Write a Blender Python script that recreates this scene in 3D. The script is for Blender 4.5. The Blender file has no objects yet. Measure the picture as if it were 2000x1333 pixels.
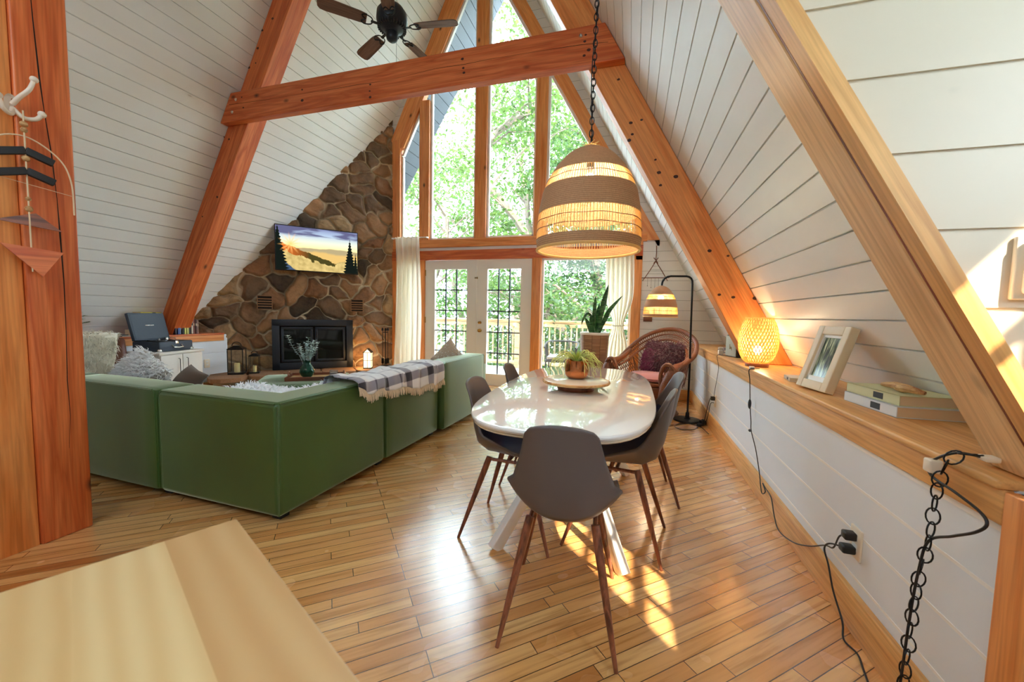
import bpy, bmesh, math, random
import numpy as np
from mathutils import Vector, Matrix, noise
rng = random.Random(7)
C = bpy.context.scene.collection
SC = bpy.context.scene
R_ = math.radians
# ---------------------------------------------------------------- camera
cam_d = bpy.data.cameras.new('camera'); cam = bpy.data.objects.new('camera', cam_d); C.objects.link(cam)
def _cam():
    a, b, c = R_(16.827), R_(-3.949), R_(1.2354)
    F = Vector((-math.sin(a)*math.cos(b), math.cos(a)*math.cos(b), math.sin(b)))
    R = Vector((math.cos(a), math.sin(a), 0)); U = R.cross(F)
    R2 = R*math.cos(c)+U*math.sin(c); U2 = -R*math.sin(c)+U*math.cos(c)
    m = Matrix.Identity(4)
    for i in range(3):
        m[i][0], m[i][1], m[i][2] = R2[i], U2[i], -F[i]
    m[0][3], m[1][3], m[2][3] = 0, 0, 1.1829
    return m
cam.matrix_world = _cam()
cam_d.sensor_width = 36; cam_d.lens = 766.99/2000*36; cam_d.clip_start = .02; cam_d.clip_end = 200
cam_d.dof.use_dof = True; cam_d.dof.focus_distance = 3.6; cam_d.dof.aperture_fstop = 6.5
SC.camera = cam
# ---------------------------------------------------------------- world, sun, exposure
w = bpy.data.worlds.new('sky'); SC.world = w; w.use_nodes = True
wn = w.node_tree; wn.nodes.clear()
wo = wn.nodes.new('ShaderNodeOutputWorld'); wb = wn.nodes.new('ShaderNodeBackground')
tc = wn.nodes.new('ShaderNodeTexCoord'); sx = wn.nodes.new('ShaderNodeSeparateXYZ'); wr = wn.nodes.new('ShaderNodeValToRGB')
wn.links.new(tc.outputs['Generated'], sx.inputs[0]); wn.links.new(sx.outputs['Z'], wr.inputs[0])
wr.color_ramp.elements[0].position = .0; wr.color_ramp.elements[0].color = (.40, .54, .62, 1)
wr.color_ramp.elements[1].position = .25; wr.color_ramp.elements[1].color = (.70, .86, 1, 1)
wn.links.new(wr.outputs[0], wb.inputs[0]); wb.inputs[1].default_value = 7.5
wn.links.new(wb.outputs[0], wo.inputs[0])
sd = bpy.data.lights.new('sun', 'SUN'); sd.energy = 6.5; sd.angle = R_(.7); sd.color = (1, .86, .66)
sun = bpy.data.objects.new('sun', sd); C.objects.link(sun)
sun.rotation_euler = Vector((-.66, .75, -.80)).to_track_quat('-Z', 'Y').to_euler(); sun.location = (6, -6, 8)
SC.view_settings.view_transform = 'Standard'; SC.view_settings.look = 'None'
SC.view_settings.exposure = 1.85; SC.view_settings.gamma = 1.0; SC.view_settings.use_curve_mapping = False
try:
    SC.cycles.max_bounces = 10; SC.cycles.diffuse_bounces = 6; SC.cycles.transparent_max_bounces = 24
    SC.cycles.sample_clamp_indirect = 6; SC.cycles.caustics_refractive = False; SC.cycles.caustics_reflective = False
    SC.cycles.use_denoising = True
except Exception: pass
def area_lamp(name, loc, aim, sx_, sy_, power, col=(1, 1, 1)):
    d = bpy.data.lights.new(name, 'AREA'); d.shape = 'RECTANGLE'; d.size = sx_; d.size_y = sy_; d.energy = power; d.color = col
    o = bpy.data.objects.new(name, d); C.objects.link(o); o.location = loc
    o.rotation_euler = (Vector(aim)-Vector(loc)).to_track_quat('-Z', 'Y').to_euler(); return o
def point_lamp(name, loc, power, col, r=.03):
    d = bpy.data.lights.new(name, 'POINT'); d.energy = power; d.color = col; d.shadow_soft_size = r
    o = bpy.data.objects.new(name, d); C.objects.link(o); o.location = loc; return o
# added soft fill light behind the camera, not a lamp of the room
area_lamp('fill_light', (-1.6, -1.2, 3.2), (-2.4, 3.5, 1.2), 2.4, 1.2, 15, (.80, .90, 1))
# ---------------------------------------------------------------- materials
MATS = {}
def newmat(name):
    m = bpy.data.materials.new(name); m.use_nodes = True; MATS[name] = m
    nt = m.node_tree; nt.nodes.clear()
    out = nt.nodes.new('ShaderNodeOutputMaterial'); b = nt.nodes.new('ShaderNodeBsdfPrincipled')
    nt.links.new(b.outputs[0], out.inputs[0]); return m, nt, b, out
def N(nt, t, **kw):
    n = nt.nodes.new('ShaderNode'+t)
    for k, v in kw.items():
        if hasattr(n, k): setattr(n, k, v)
        elif k in n.inputs: n.inputs[k].default_value = v
    return n
def L(nt, a, b): nt.links.new(a, b)
def c4(c): return (c[0], c[1], c[2], 1)
def srgb(r, g, b):
    f = lambda v: (v/255/12.92) if v/255 <= .04045 else ((v/255+.055)/1.055)**2.4
    return (f(r), f(g), f(b))
def ramp(nt, src, stops):
    r = nt.nodes.new('ShaderNodeValToRGB'); els = r.color_ramp.elements
    while len(els) < len(stops): els.new(.5)
    for e, (p, c) in zip(els, stops): e.position = p; e.color = c4(c)
    L(nt, src, r.inputs[0]); return r
def mix(nt, fac, a, b, mode='MIX'):
    n = nt.nodes.new('ShaderNodeMix'); n.data_type = 'RGBA'; n.blend_type = mode
    for s, v in ((0, fac), (6, a), (7, b)):
        if hasattr(v, 'links') or hasattr(v, 'is_linked'): L(nt, v, n.inputs[s])
        else: n.inputs[s].default_value = v if s == 0 else c4(v)
    return n.outputs[2]
def bump(nt, b, h, s=.2, d=.01):
    n = nt.nodes.new('ShaderNodeBump'); n.inputs['Strength'].default_value = s; n.inputs['Distance'].default_value = d
    L(nt, h, n.inputs['Height']); L(nt, n.outputs[0], b.inputs['Normal'])
def coords(nt, kind='Object', scale=(1, 1, 1), rot=(0, 0, 0), rnd=False, loc=(0, 0, 0)):
    t = nt.nodes.new('ShaderNodeTexCoord'); m = nt.nodes.new('ShaderNodeMapping')
    m.inputs['Scale'].default_value = scale; m.inputs['Rotation'].default_value = rot; m.inputs['Location'].default_value = loc
    L(nt, t.outputs[kind], m.inputs[0])
    if rnd:
        oi = nt.nodes.new('ShaderNodeObjectInfo'); mu = nt.nodes.new('ShaderNodeMath'); mu.operation = 'MULTIPLY'; mu.inputs[1].default_value = 37
        L(nt, oi.outputs['Random'], mu.inputs[0]); L(nt, mu.outputs[0], m.inputs['Location'])
    return m.outputs[0]
def flat(name, col, rough=.5, metal=0, bumpy=0, sheen=0, spec=None, var=0, **kw):
    m, nt, b, o = newmat(name)
    b.inputs['Base Color'].default_value = c4(col); b.inputs['Roughness'].default_value = rough; b.inputs['Metallic'].default_value = metal
    if sheen: b.inputs['Sheen Weight'].default_value = sheen
    for k, v in kw.items(): b.inputs[k.replace('_', ' ')].default_value = v
    if bumpy or var:
        n = N(nt, 'TexNoise'); n.inputs['Scale'].default_value = 60 if bumpy else 6; n.inputs['Detail'].default_value = 5
        L(nt, coords(nt), n.inputs[0])
        if bumpy: bump(nt, b, n.outputs[0], bumpy, .004)
        if var:
            L(nt, mix(nt, n.outputs[0], tuple(c*(1-var) for c in col), tuple(min(1, c*(1+var)) for c in col)), b.inputs['Base Color'])
    return m
def wood(name, light, dark, axis=0, scale=1.0, rough=.42, knots=.5, rnd=True, rings=6, kind='Object'):
    m, nt, b, o = newmat(name)
    s = [9*scale]*3; s[axis] = .7*scale
    co = coords(nt, kind, s, rnd=rnd)
    n = N(nt, 'TexNoise'); n.inputs['Scale'].default_value = 1.1; n.inputs['Detail'].default_value = 4; n.inputs['Distortion'].default_value = .6
    L(nt, co, n.inputs[0])
    mu = N(nt, 'Math', operation='MULTIPLY'); mu.inputs[1].default_value = rings; L(nt, n.outputs[0], mu.inputs[0])
    fr = N(nt, 'Math', operation='PINGPONG'); fr.inputs[1].default_value = 1; L(nt, mu.outputs[0], fr.inputs[0])
    col = ramp(nt, fr.outputs[0], [(0, dark), (.45, tuple((a+c)/2 for a, c in zip(light, dark))), (1, light)]).outputs[0]
    s2 = [40*scale]*3; s2[axis] = 1.5*scale
    n2 = N(nt, 'TexNoise'); n2.inputs['Scale'].default_value = 2.5; n2.inputs['Detail'].default_value = 3; L(nt, coords(nt, kind, s2, rnd=rnd), n2.inputs[0])
    g = ramp(nt, n2.outputs[0], [(.35, (.80, .76, .72)), (.6, (1, 1, 1))]).outputs[0]
    col = mix(nt, 1.0, col, g, 'MULTIPLY')
    if knots:
        s3 = [2.6*scale]*3; s3[axis] = 1.5*scale
        v = N(nt, 'TexVoronoi'); v.inputs['Scale'].default_value = 1.6; L(nt, coords(nt, kind, s3, rnd=rnd), v.inputs[0])
        k = ramp(nt, v.outputs['Distance'], [(.03, (1, 1, 1)), (.085, (.35, .35, .35)), (.12, (0, 0, 0))]).outputs[0]
        col = mix(nt, k, col, tuple(c*.12 for c in dark))
    L(nt, col, b.inputs['Base Color']); b.inputs['Roughness'].default_value = rough
    bump(nt, b, n2.outputs[0], .12, .003)
    return m
PINE_L, PINE_D = srgb(240, 162, 92), srgb(222, 130, 62)
for ax, nm in ((0, 'x'), (1, 'y'), (2, 'z')):
    wood('pine_'+nm, PINE_L, PINE_D, ax)
    wood('red_'+nm, srgb(226, 128, 70), srgb(198, 92, 42), ax, rings=8)
    wood('honey_'+nm, srgb(234, 182, 114), srgb(216, 154, 88), ax, knots=.5)
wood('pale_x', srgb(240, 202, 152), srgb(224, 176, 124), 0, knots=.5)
wood('walnut', srgb(150, 88, 60), srgb(84, 44, 28), 2, 3, rough=.35, knots=0)
wood('walnut_x', srgb(150, 88, 60), srgb(84, 44, 28), 0, 1.5, rough=.35, knots=0)
wood('driftwood', srgb(214, 176, 120), srgb(160, 106, 60), 0, 4, rough=.7, knots=0)
wood('blade_wood', srgb(120, 92, 78), srgb(84, 62, 52), 0, 1.6, rough=.75, knots=0)
wood('deck_wood', srgb(232, 206, 164), srgb(196, 160, 112), 0, 1, rough=.7, knots=0)
wood('deck_wood_y', srgb(190, 180, 165), srgb(150, 138, 122), 1, 1, rough=.8, knots=0)
def paint_boards(name, col, axis=None, pitch=.17, phase=0., groove=.006, knots=True, rough=.45, dark=.45):
    m, nt, b, o = newmat(name)
    n = N(nt, 'TexNoise'); n.inputs['Scale'].default_value = 2.2; n.inputs['Detail'].default_value = 5; L(nt, coords(nt), n.inputs[0])
    base = mix(nt, n.outputs[0], tuple(c*.93 for c in col), tuple(min(1, c*1.05) for c in col))
    if knots:
        v = N(nt, 'TexVoronoi'); v.inputs['Scale'].default_value = 3.1; L(nt, coords(nt, scale=(1, .55, 1.6)), v.inputs[0])
        n3 = N(nt, 'TexNoise'); n3.inputs['Scale'].default_value = 1.3; L(nt, coords(nt), n3.inputs[0])
        k = ramp(nt, v.outputs['Distance'], [(.02, (.6, .6, .6)), (.05, (.12, .12, .12)), (.13, (0, 0, 0))]).outputs[0]
        k2 = ramp(nt, n3.outputs[0], [(.45, (0, 0, 0)), (.55, (1, 1, 1))]).outputs[0]
        base = mix(nt, mix(nt, 1.0, k, k2, 'MULTIPLY'), base, (.30, .27, .20))
    if axis is not None:
        t = N(nt, 'TexCoord'); s = N(nt, 'SeparateXYZ'); L(nt, t.outputs['Object'], s.inputs[0])
        a = N(nt, 'Math', operation='ADD'); a.inputs[1].default_value = -phase+100*pitch; L(nt, s.outputs[axis], a.inputs[0])
        md = N(nt, 'Math', operation='MODULO'); md.inputs[1].default_value = pitch; L(nt, a.outputs[0], md.inputs[0])
        lt = N(nt, 'Math', operation='LESS_THAN'); lt.inputs[1].default_value = groove; L(nt, md.outputs[0], lt.inputs[0])
        base = mix(nt, lt.outputs[0], base, tuple(c*dark for c in col))
        inv = N(nt, 'Math', operation='SUBTRACT'); inv.inputs[0].default_value = 1; L(nt, lt.outputs[0], inv.inputs[1])
        bump(nt, b, inv.outputs[0], .6, .004)
    else: bump(nt, b, n.outputs[0], .08, .004)
    L(nt, base, b.inputs['Base Color']); b.inputs['Roughness'].default_value = rough
    return m
WHITE = srgb(228, 230, 226)
paint_boards('ceiling_paint', WHITE)
paint_boards('gable_paint', srgb(228, 229, 224), 2, .14, .02, .005)
paint_boards('knee_paint', srgb(228, 236, 242), None, knots=False)
paint_boards('partition_paint', srgb(212, 198, 174), None)
paint_boards('soffit_paint', srgb(74, 80, 90), None, knots=False)
flat('white_paint', srgb(238, 236, 228), .35)
flat('white_trim', srgb(240, 240, 236), .4)
flat('black_metal', (.012, .012, .013), .35, .6)
flat('black_matte', (.015, .015, .016), .6)
flat('dark_gap', (.01, .006, .004), .9)
flat('cord_black', (.012, .012, .012), .45)
flat('cord_brown', (.03, .018, .012), .5)
flat('chrome', (.75, .74, .72), .18, 1)
flat('brass', srgb(190, 150, 80), .25, 1)
flat('outlet_plastic', srgb(238, 228, 208), .4)
def floor_mat():
    m, nt, b, o = newmat('oak_floor')
    co = coords(nt, 'Object', rot=(0, 0, R_(-42)), loc=(61.3, 47.1, 0))
    br = N(nt, 'TexBrick'); L(nt, co, br.inputs[0])
    br.inputs['Color1'].default_value = (0, 0, 0, 1); br.inputs['Color2'].default_value = (1, 1, 1, 1); br.inputs['Mortar'].default_value = (.5, .5, .5, 1)
    br.inputs['Scale'].default_value = 1; br.inputs['Mortar Size'].default_value = .0016; br.inputs['Mortar Smooth'].default_value = .1
    br.inputs['Brick Width'].default_value = .8; br.inputs['Row Height'].default_value = .057; br.offset = .37; br.offset_frequency = 3
    br.squash = .7; br.squash_frequency = 2
    pal = ramp(nt, br.outputs['Color'], [(0, srgb(186, 120, 62)), (.10, srgb(218, 156, 92)), (.5, srgb(230, 174, 108)), (.8, srgb(238, 190, 126)), (1, srgb(224, 164, 102))]).outputs[0]
    # grain follows the boards and shifts from board to board
    sh = N(nt, 'VectorMath', operation='ADD'); L(nt, co, sh.inputs[0])
    sc = N(nt, 'VectorMath', operation='SCALE'); sc.inputs['Scale'].default_value = 17; L(nt, br.outputs['Color'], sc.inputs[0]); L(nt, sc.outputs[0], sh.inputs[1])
    mp = N(nt, 'Mapping'); mp.inputs['Scale'].default_value = (2.2, 34, 1); L(nt, sh.outputs[0], mp.inputs[0])
    n = N(nt, 'TexNoise'); n.inputs['Scale'].default_value = 1.2; n.inputs['Detail'].default_value = 6; n.inputs['Distortion'].default_value = .8; L(nt, mp.outputs[0], n.inputs[0])
    g = ramp(nt, n.outputs[0], [(.3, (.70, .62, .52)), (.5, (.96, .94, .9)), (.75, (1.06, 1.05, 1.0))]).outputs[0]
    col = mix(nt, 1.0, pal, g, 'MULTIPLY')
    col = mix(nt, br.outputs['Fac'], col, srgb(70, 40, 20))
    L(nt, col, b.inputs['Base Color'])
    n2 = N(nt, 'TexNoise'); n2.inputs['Scale'].default_value = 3; L(nt, coords(nt), n2.inputs[0])
    rr = ramp(nt, n2.outputs[0], [(.3, (.20, .20, .20)), (.7, (.30, .30, .30))]).outputs[0]; L(nt, rr, b.inputs['Roughness'])
    b.inputs['Coat Weight'].default_value = 1; b.inputs['Coat Roughness'].default_value = .21; b.inputs['Coat IOR'].default_value = 1.8
    ad = N(nt, 'Math', operation='MULTIPLY_ADD'); ad.inputs[1].default_value = -1; L(nt, br.outputs['Fac'], ad.inputs[0])
    n4 = N(nt, 'TexNoise'); n4.inputs['Scale'].default_value = 9; L(nt, coords(nt), n4.inputs[0]); 
    m4 = N(nt, 'Math', operation='MULTIPLY'); m4.inputs[1].default_value = .5; L(nt, n4.outputs[0], m4.inputs[0]); L(nt, m4.outputs[0], ad.inputs[2])
    bump(nt, b, ad.outputs[0], .25, .002)
floor_mat()
def glass_mat(name='window_glass', tint=(1, 1, 1), ior=1.45):
    m, nt, b, o = newmat(name); nt.nodes.remove(b)
    t = N(nt, 'BsdfTransparent'); t.inputs[0].default_value = c4(tint)
    g = N(nt, 'BsdfGlossy'); g.inputs['Roughness'].default_value = .02
    lw = N(nt, 'LayerWeight'); lw.inputs[0].default_value = .5; pw = N(nt, 'Math', operation='POWER'); pw.inputs[1].default_value = 4; L(nt, lw.outputs['Facing'], pw.inputs[0])
    f = N(nt, 'Math', operation='MULTIPLY_ADD'); f.inputs[1].default_value = .6; f.inputs[2].default_value = .03; L(nt, pw.outputs[0], f.inputs[0])
    mx = N(nt, 'MixShader'); L(nt, f.outputs[0], mx.inputs[0]); L(nt, t.outputs[0], mx.inputs[1]); L(nt, g.outputs[0], mx.inputs[2]); L(nt, mx.outputs[0], o.inputs[0])
glass_mat()
# ---------------------------------------------------------------- mesh helpers
class MB:
    def __init__(s): s.v = []; s.f = []; s.uv = None
    def add(s, vs, fs, M=None):
        o = len(s.v)
        s.v += [tuple(M @ Vector(p)) if M else tuple(p) for p in vs]; s.f += [tuple(i+o for i in f) for f in fs]; return s
    def box(s, lo, hi, M=None, bev=0):
        x0, y0, z0 = lo; x1, y1, z1 = hi
        if x0 > x1: x0, x1 = x1, x0
        if y0 > y1: y0, y1 = y1, y0
        if z0 > z1: z0, z1 = z1, z0
        if bev:
            bm = bmesh.new(); bmesh.ops.create_cube(bm, size=1)
            for v in bm.verts: v.co = Vector(((x0+x1)/2+v.co.x*(x1-x0), (y0+y1)/2+v.co.y*(y1-y0), (z0+z1)/2+v.co.z*(z1-z0)))
            bmesh.ops.bevel(bm, geom=bm.edges[:], offset=min(bev, .45*min(x1-x0, y1-y0, z1-z0)), segments=3, profile=.5, affect='EDGES')
            bm.verts.index_update(); s.add([v.co[:] for v in bm.verts], [[v.index for v in f.verts] for f in bm.faces], M); bm.free(); return s
        vs = [(x0, y0, z0), (x1, y0, z0), (x1, y1, z0), (x0, y1, z0), (x0, y0, z1), (x1, y0, z1), (x1, y1, z1), (x0, y1, z1)]
        return s.add(vs, [(0, 3, 2, 1), (4, 5, 6, 7), (0, 1, 5, 4), (1, 2, 6, 5), (2, 3, 7, 6), (3, 0, 4, 7)], M)
    def prism(s, poly, ext, M=None):
        e = Vector(ext); a = [Vector(p) for p in poly]; n = len(a)
        return s.add([p[:] for p in a]+[(p+e)[:] for p in a], [tuple(range(n))[::-1], tuple(range(n, 2*n))]+[(i, (i+1) % n, (i+1) % n+n, i+n) for i in range(n)], M)
    def tube(s, pts, r, seg=8, cap=True, M=None, closed=False):
        P = [Vector(p) for p in pts]; n = len(P); rs = r if isinstance(r, (list, tuple)) else [r]*n
        up = None; rings = []
        for i in range(n):
            if closed: t = (P[(i+1) % n]-P[i-1])
            else: t = (P[min(i+1, n-1)]-P[max(i-1, 0)])
            if t.length < 1e-9: t = Vector((0, 0, 1))
            t.normalize()
            if up is None:
                up = t.orthogonal().normalized()
            else:
                up = up-t*up.dot(t)
                up = up.normalized() if up.length > 1e-6 else t.orthogonal().normalized()
            b = t.cross(up)
            rings.append([(P[i]+(up*math.cos(2*math.pi*k/seg)+b*math.sin(2*math.pi*k/seg))*rs[i])[:] for k in range(seg)])
        vs = [p for rg in rings for p in rg]; fs = []
        m = n if closed else n-1
        for i in range(m):
            for k in range(seg):
                a = i*seg+k; b2 = i*seg+(k+1) % seg; j = (i+1) % n
                fs.append((a, b2, j*seg+(k+1) % seg, j*seg+k))
        if cap and not closed: fs += [tuple(range(seg))[::-1], tuple(range((n-1)*seg, n*seg))]
        return s.add(vs, fs, M)
    def lathe(s, prof, seg=32, M=None, cap=False, wob=None):
        vs = []; fs = []; n = len(prof)
        for (r, z) in prof:
            for k in range(seg):
                a = 2*math.pi*k/seg; rr = r+(wob(a, z) if wob else 0); vs.append((rr*math.cos(a), rr*math.sin(a), z))
        for i in range(n-1):
            for k in range(seg): fs.append((i*seg+k, i*seg+(k+1) % seg, (i+1)*seg+(k+1) % seg, (i+1)*seg+k))
        if cap: fs += [tuple(range(seg))[::-1], tuple(range((n-1)*seg, n*seg))]
        return s.add(vs, fs, M)
    def grid(s, fn, nu, nv, M=None, closeu=False):
        vs = [fn(i/(nu if closeu else nu-1), j/(nv-1)) for j in range(nv) for i in range(nu)]
        fs = []
        for j in range(nv-1):
            for i in range(nu if closeu else nu-1):
                a = j*nu+i; b = j*nu+(i+1) % nu; fs.append((a, b, b+nu, a+nu))
        return s.add(vs, fs, M)
    def ball(s, c, r, seg=16, M=None, sc=(1, 1, 1)):
        prof = []; 
        T = Matrix.Translation(c) @ Matrix.Diagonal((r*sc[0], r*sc[1], r*sc[2], 1))
        if M: T = M @ T
        n = seg//2+1
        return s.lathe([(max(1e-4, math.sin(math.pi*i/(n-1))), -math.cos(math.pi*i/(n-1))) for i in range(n)], seg, T)
def T_(x=0, y=0, z=0, rz=0, rx=0, ry=0):
    return Matrix.Translation((x, y, z)) @ Matrix.Rotation(rz, 4, 'Z') @ Matrix.Rotation(ry, 4, 'Y') @ Matrix.Rotation(rx, 4, 'X')
def obj(name, mb, mat, parent=None, smooth=True, matrix=None, label=None, solid=0, sub=0, angle=40):
    me = bpy.data.meshes.new(name); me.from_pydata(mb.v, [], mb.f); me.validate(); me.update()
    if mb.uv is not None:
        ul = me.uv_layers.new(name='UVMap')
        for lp in me.loops: ul.data[lp.index].uv = mb.uv[lp.vertex_index]
    mt = MATS[mat] if isinstance(mat, str) else mat
    me.materials.append(mt)
    o = bpy.data.objects.new(name, me); C.objects.link(o)
    if smooth:
        me.shade_smooth()
        try: me.set_sharp_from_angle(angle=R_(angle))
        except Exception: pass
    if parent: o.parent = parent
    if matrix is not None: o.matrix_basis = matrix
    if label: o['label'] = label
    if solid:
        md = o.modifiers.new('solid', 'SOLIDIFY'); md.thickness = solid; md.offset = 0
    if sub:
        md = o.modifiers.new('sub', 'SUBSURF'); md.levels = sub; md.render_levels = sub
    return o
def thing(name, label, cat, loc=(0, 0, 0), rz=0, group=None):
    o = bpy.data.objects.new(name, None); C.objects.link(o); o.location = loc; o.rotation_euler = (0, 0, rz)
    o.empty_display_size = .1; o['label'] = label; o['category'] = cat
    if group: o['group'] = group
    return o
def tag(o, label, cat, group=None):
    o['label'] = label; o['category'] = cat
    if group: o['group'] = group
    return o
def struct(name, mb, mat, parent=None, **kw):
    o = obj(name, mb, mat, parent, **kw)
    if parent is None: o['kind'] = 'structure'
    return o
def copy_tree(o, parent=None):
    c = o.copy(); C.objects.link(c)
    if parent: c.parent = parent
    for ch in list(o.children): copy_tree(ch, c)
    return c
def arc(c, r, a0, a1, n, plane='xz'):
    out = []
    for i in range(n+1):
        a = a0+(a1-a0)*i/n; p, q = r*math.cos(a), r*math.sin(a)
        out.append({'xz': (c[0]+p, c[1], c[2]+q), 'xy': (c[0]+p, c[1]+q, c[2]), 'yz': (c[0], c[1]+p, c[2]+q)}[plane])
    return out
def smooth_path(P, n=6):
    P = [Vector(p) for p in P]; out = []
    for i in range(len(P)-1):
        p0, p1, p2, p3 = P[max(i-1, 0)], P[i], P[i+1], P[min(i+2, len(P)-1)]
        for k in range(n):
            t = k/n; out.append(.5*((2*p1)+(p2-p0)*t+(2*p0-5*p1+4*p2-p3)*t*t+(-p0+3*p1-3*p2+p3)*t**3))
    out.append(P[-1]); return [p[:] for p in out]
# ---------------------------------------------------------------- room constants
XR, ZR, TN = -2.3919, 7.4057, 1.8126
YW = 6.05; XK = .866; XL = -5.65; ZS = .82
HYP = math.hypot(1, TN)
def xr(z): return XR+(ZR-z)/TN
def xl(z): return XR-(ZR-z)/TN
# ================================================================ SETTING
mb = MB().box((-6.3, -2.6, -.06), (1.75, YW+.12, 0)); struct('floor', mb, 'oak_floor', smooth=False)
def roof(side, y0, y1, s0, s1, phase, pitch=.1368, thick=.03, gw=.009, gd=.016):
    """tongue and groove boards running along y; s is the distance down the slope from the ridge"""
    prof = []; s = s0
    k = math.floor((s0-phase)/pitch)+1; prof.append((s0, 0))
    while phase+k*pitch < s1:
        g = phase+k*pitch
        prof += [(g-gw/2, 0), (g-gw/3, -gd), (g+gw/3, -gd), (g+gw/2, 0)]; k += 1
    prof.append((s1, 0)); prof += [(s1, -thick-gd), (s0, -thick-gd)]
    dx, dz = (1/HYP, -TN/HYP); nx, nz = (-TN/HYP, -1/HYP)  # inward normal of the right slope
    if side < 0: dx = -dx; nx = -nx
    P = [(XR+s*dx+n*nx, ZR+s*dz+n*nz) for s, n in prof]
    return P
def roof_mesh(mb, side, y0, y1, s0, s1, phase):
    P = roof(side, y0, y1, s0, s1, phase); n = len(P)
    vs = [(x, y0, z) for x, z in P]+[(x, y1, z) for x, z in P]
    fs = [(i, (i+1) % n, (i+1) % n+n, i+n) for i in range(n)]
    fs += [tuple(range(n))[::-1], tuple(range(n, 2*n))]
    mb.add(vs, fs)
S = lambda z: (ZR-z)*HYP/TN
mb = MB(); roof_mesh(mb, -1, -2.6, YW+.1, 0, S(-.05), 4.386 % .1368); struct('ceiling_left', mb, 'ceiling_paint', smooth=False)
mb = MB(); roof_mesh(mb, 1, 1.16, YW+.1, 0, S(-.05), 5.596 % .1368); roof_mesh(mb, 1, -2.6, 1.16, 0, S(2.5), 5.596 % .1368)
struct('ceiling_right', mb, 'ceiling_paint', smooth=False)
# outside overhang of the roof, with darker painted underside
for side, nm in ((-1, 'ceiling_overhang_left'), (1, 'ceiling_overhang_right')):
    mb = MB(); P = roof(side, 0, 1, -.03, S(.4), .03, pitch=.19, thick=.10); n = len(P)
    ye = lambda z: 7.1+.075*(z-2.5)
    mb.add([(x, YW+.101, z) for x, z in P]+[(x, ye(z), z) for x, z in P], [(i, (i+1) % n, (i+1) % n+n, i+n) for i in range(n)]+[tuple(range(n))[::-1], tuple(range(n, 2*n))])
    struct(nm, mb, 'soffit_paint', smooth=False)
# dormer over the kitchen, right of the camera
mb = MB().box((.3, -2.6, 2.47), (1.56, 1.16, 2.52)); struct('ceiling_dormer', mb, 'knee_paint', smooth=False)
mb = MB()
wy0, wy1, wz0, wz1 = -.09, .64, 1.50, 2.30
mb.box((1.44, -2.6, 0), (1.54, wy0, 2.47)).box((1.44, wy1, 0), (1.54, 1.16, 2.47)).box((1.44, wy0, 0), (1.54, wy1, wz0)).box((1.44, wy0, wz1), (1.54, wy1, 2.47))
struct('wall_dormer', mb, 'knee_paint', smooth=False)
mb = MB()
for yy in (.13, .37): mb.box((1.475, yy-.011, wz0), (1.505, yy+.011, wz1))
mb.box((1.475, wy0, 1.69), (1.505, wy1, 1.735)).box((1.475, wy0, 2.0), (1.505, wy1, 2.02)).box((1.475, wy0, 1.545), (1.505, wy1, 1.555)).box((1.47, wy0, wz0), (1.51, wy0+.03, wz1)).box((1.47, wy1-.03, wz0), (1.51, wy1, wz1)).box((1.47, wy0, wz0), (1.51, wy1, wz0+.03)).box((1.47, wy0, wz1-.03), (1.51, wy1, wz1))
wd = struct('window_1', mb, 'white_paint', smooth=False)
struct('window_pane', MB().box((1.488, wy0, wz0), (1.492, wy1, wz1)), 'window_glass', wd, smooth=False)
mb = MB().prism([(xl(0), -2.6, 0), (xr(0), -2.6, 0), (xr(2.47), -2.6, 2.47), (XR, -2.6, ZR), (xl(2.47), -2.6, 2.47)], (0, -.08, 0)).box((.3, -2.68, 0), (1.54, -2.6, 2.47))
struct('wall_back', mb, 'knee_paint', smooth=False)
# partition of wide boards facing the kitchen
mb = MB()
def part_poly(z0, z1, y0, y1):
    off = .25
    xa = lambda z: xr(z)-off*HYP/TN
    mb.prism([(xa(z0), y0, z0), (1.44, y0, z0), (1.44, y0, z1), (xa(z1), y0, z1)], (0, y1-y0, 0))
lines = [.85, 1.04, 1.215, 1.387, 1.56, 1.733, 1.904, 2.075, 2.247, 2.42]
for a, b in zip(lines, lines[1:]): part_poly(a+.004, b-.004, 1.125, 1.155)
part_poly(.85, 2.42, 1.131, 1.15)
struct('wall_partition', mb, 'partition_paint', smooth=False)
# gable wall: window openings, as pieces round the glass
mb = MB(); y0, y1 = YW, YW+.1
gx = lambda z: -2.758-(6.139-z)/2.062   # inner (glass) edge of left sloped trim
ox = lambda z: -3.054-(6.198-z)/2.083   # outer edge of left sloped trim
rx = lambda z: -1.947+(5.977-z)/1.769   # inner edge of right sloped trim
rox = lambda z: rx(z)+.195
ztop = 6.95
mb.prism([(-4.0, y0, 4.2), (ox(4.2)+.02, y0, 4.2), (ox(ztop)+.02, y0, ztop), (xl(ztop)-.02, y0, ztop), (xl(4.3)-.03, y0, 4.3)], (0, .1, 0))
mb.prism([(xl(4.3)-.03, y0, 4.3), (-4.02, y0, 4.3), (-4.02, y0, 0), (xl(0), y0, 0)], (0, .1, 0))
mb.prism([(rox(2.27)-.03, y0, 2.2), (xr(2.2)+.03, y0, 2.2), (xr(ztop)+.03, y0, ztop), (rox(ztop)-.03, y0, ztop)], (0, .1, 0))
mb.prism([(.10, y0, 0), (xr(0)+.03, y0, 0), (xr(2.2)+.03, y0, 2.2), (.10, y0, 2.2)], (0, .1, 0))
mb.prism([(.10, y0, 2.2), (rox(2.27), y0, 2.2), (rox(2.27), y0, 2.27), (rox(2.5)-.03, y0, 2.5), (rx(2.38)+.02, y0, 2.38), (.10, y0, 2.3)], (0, .1, 0))
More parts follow.
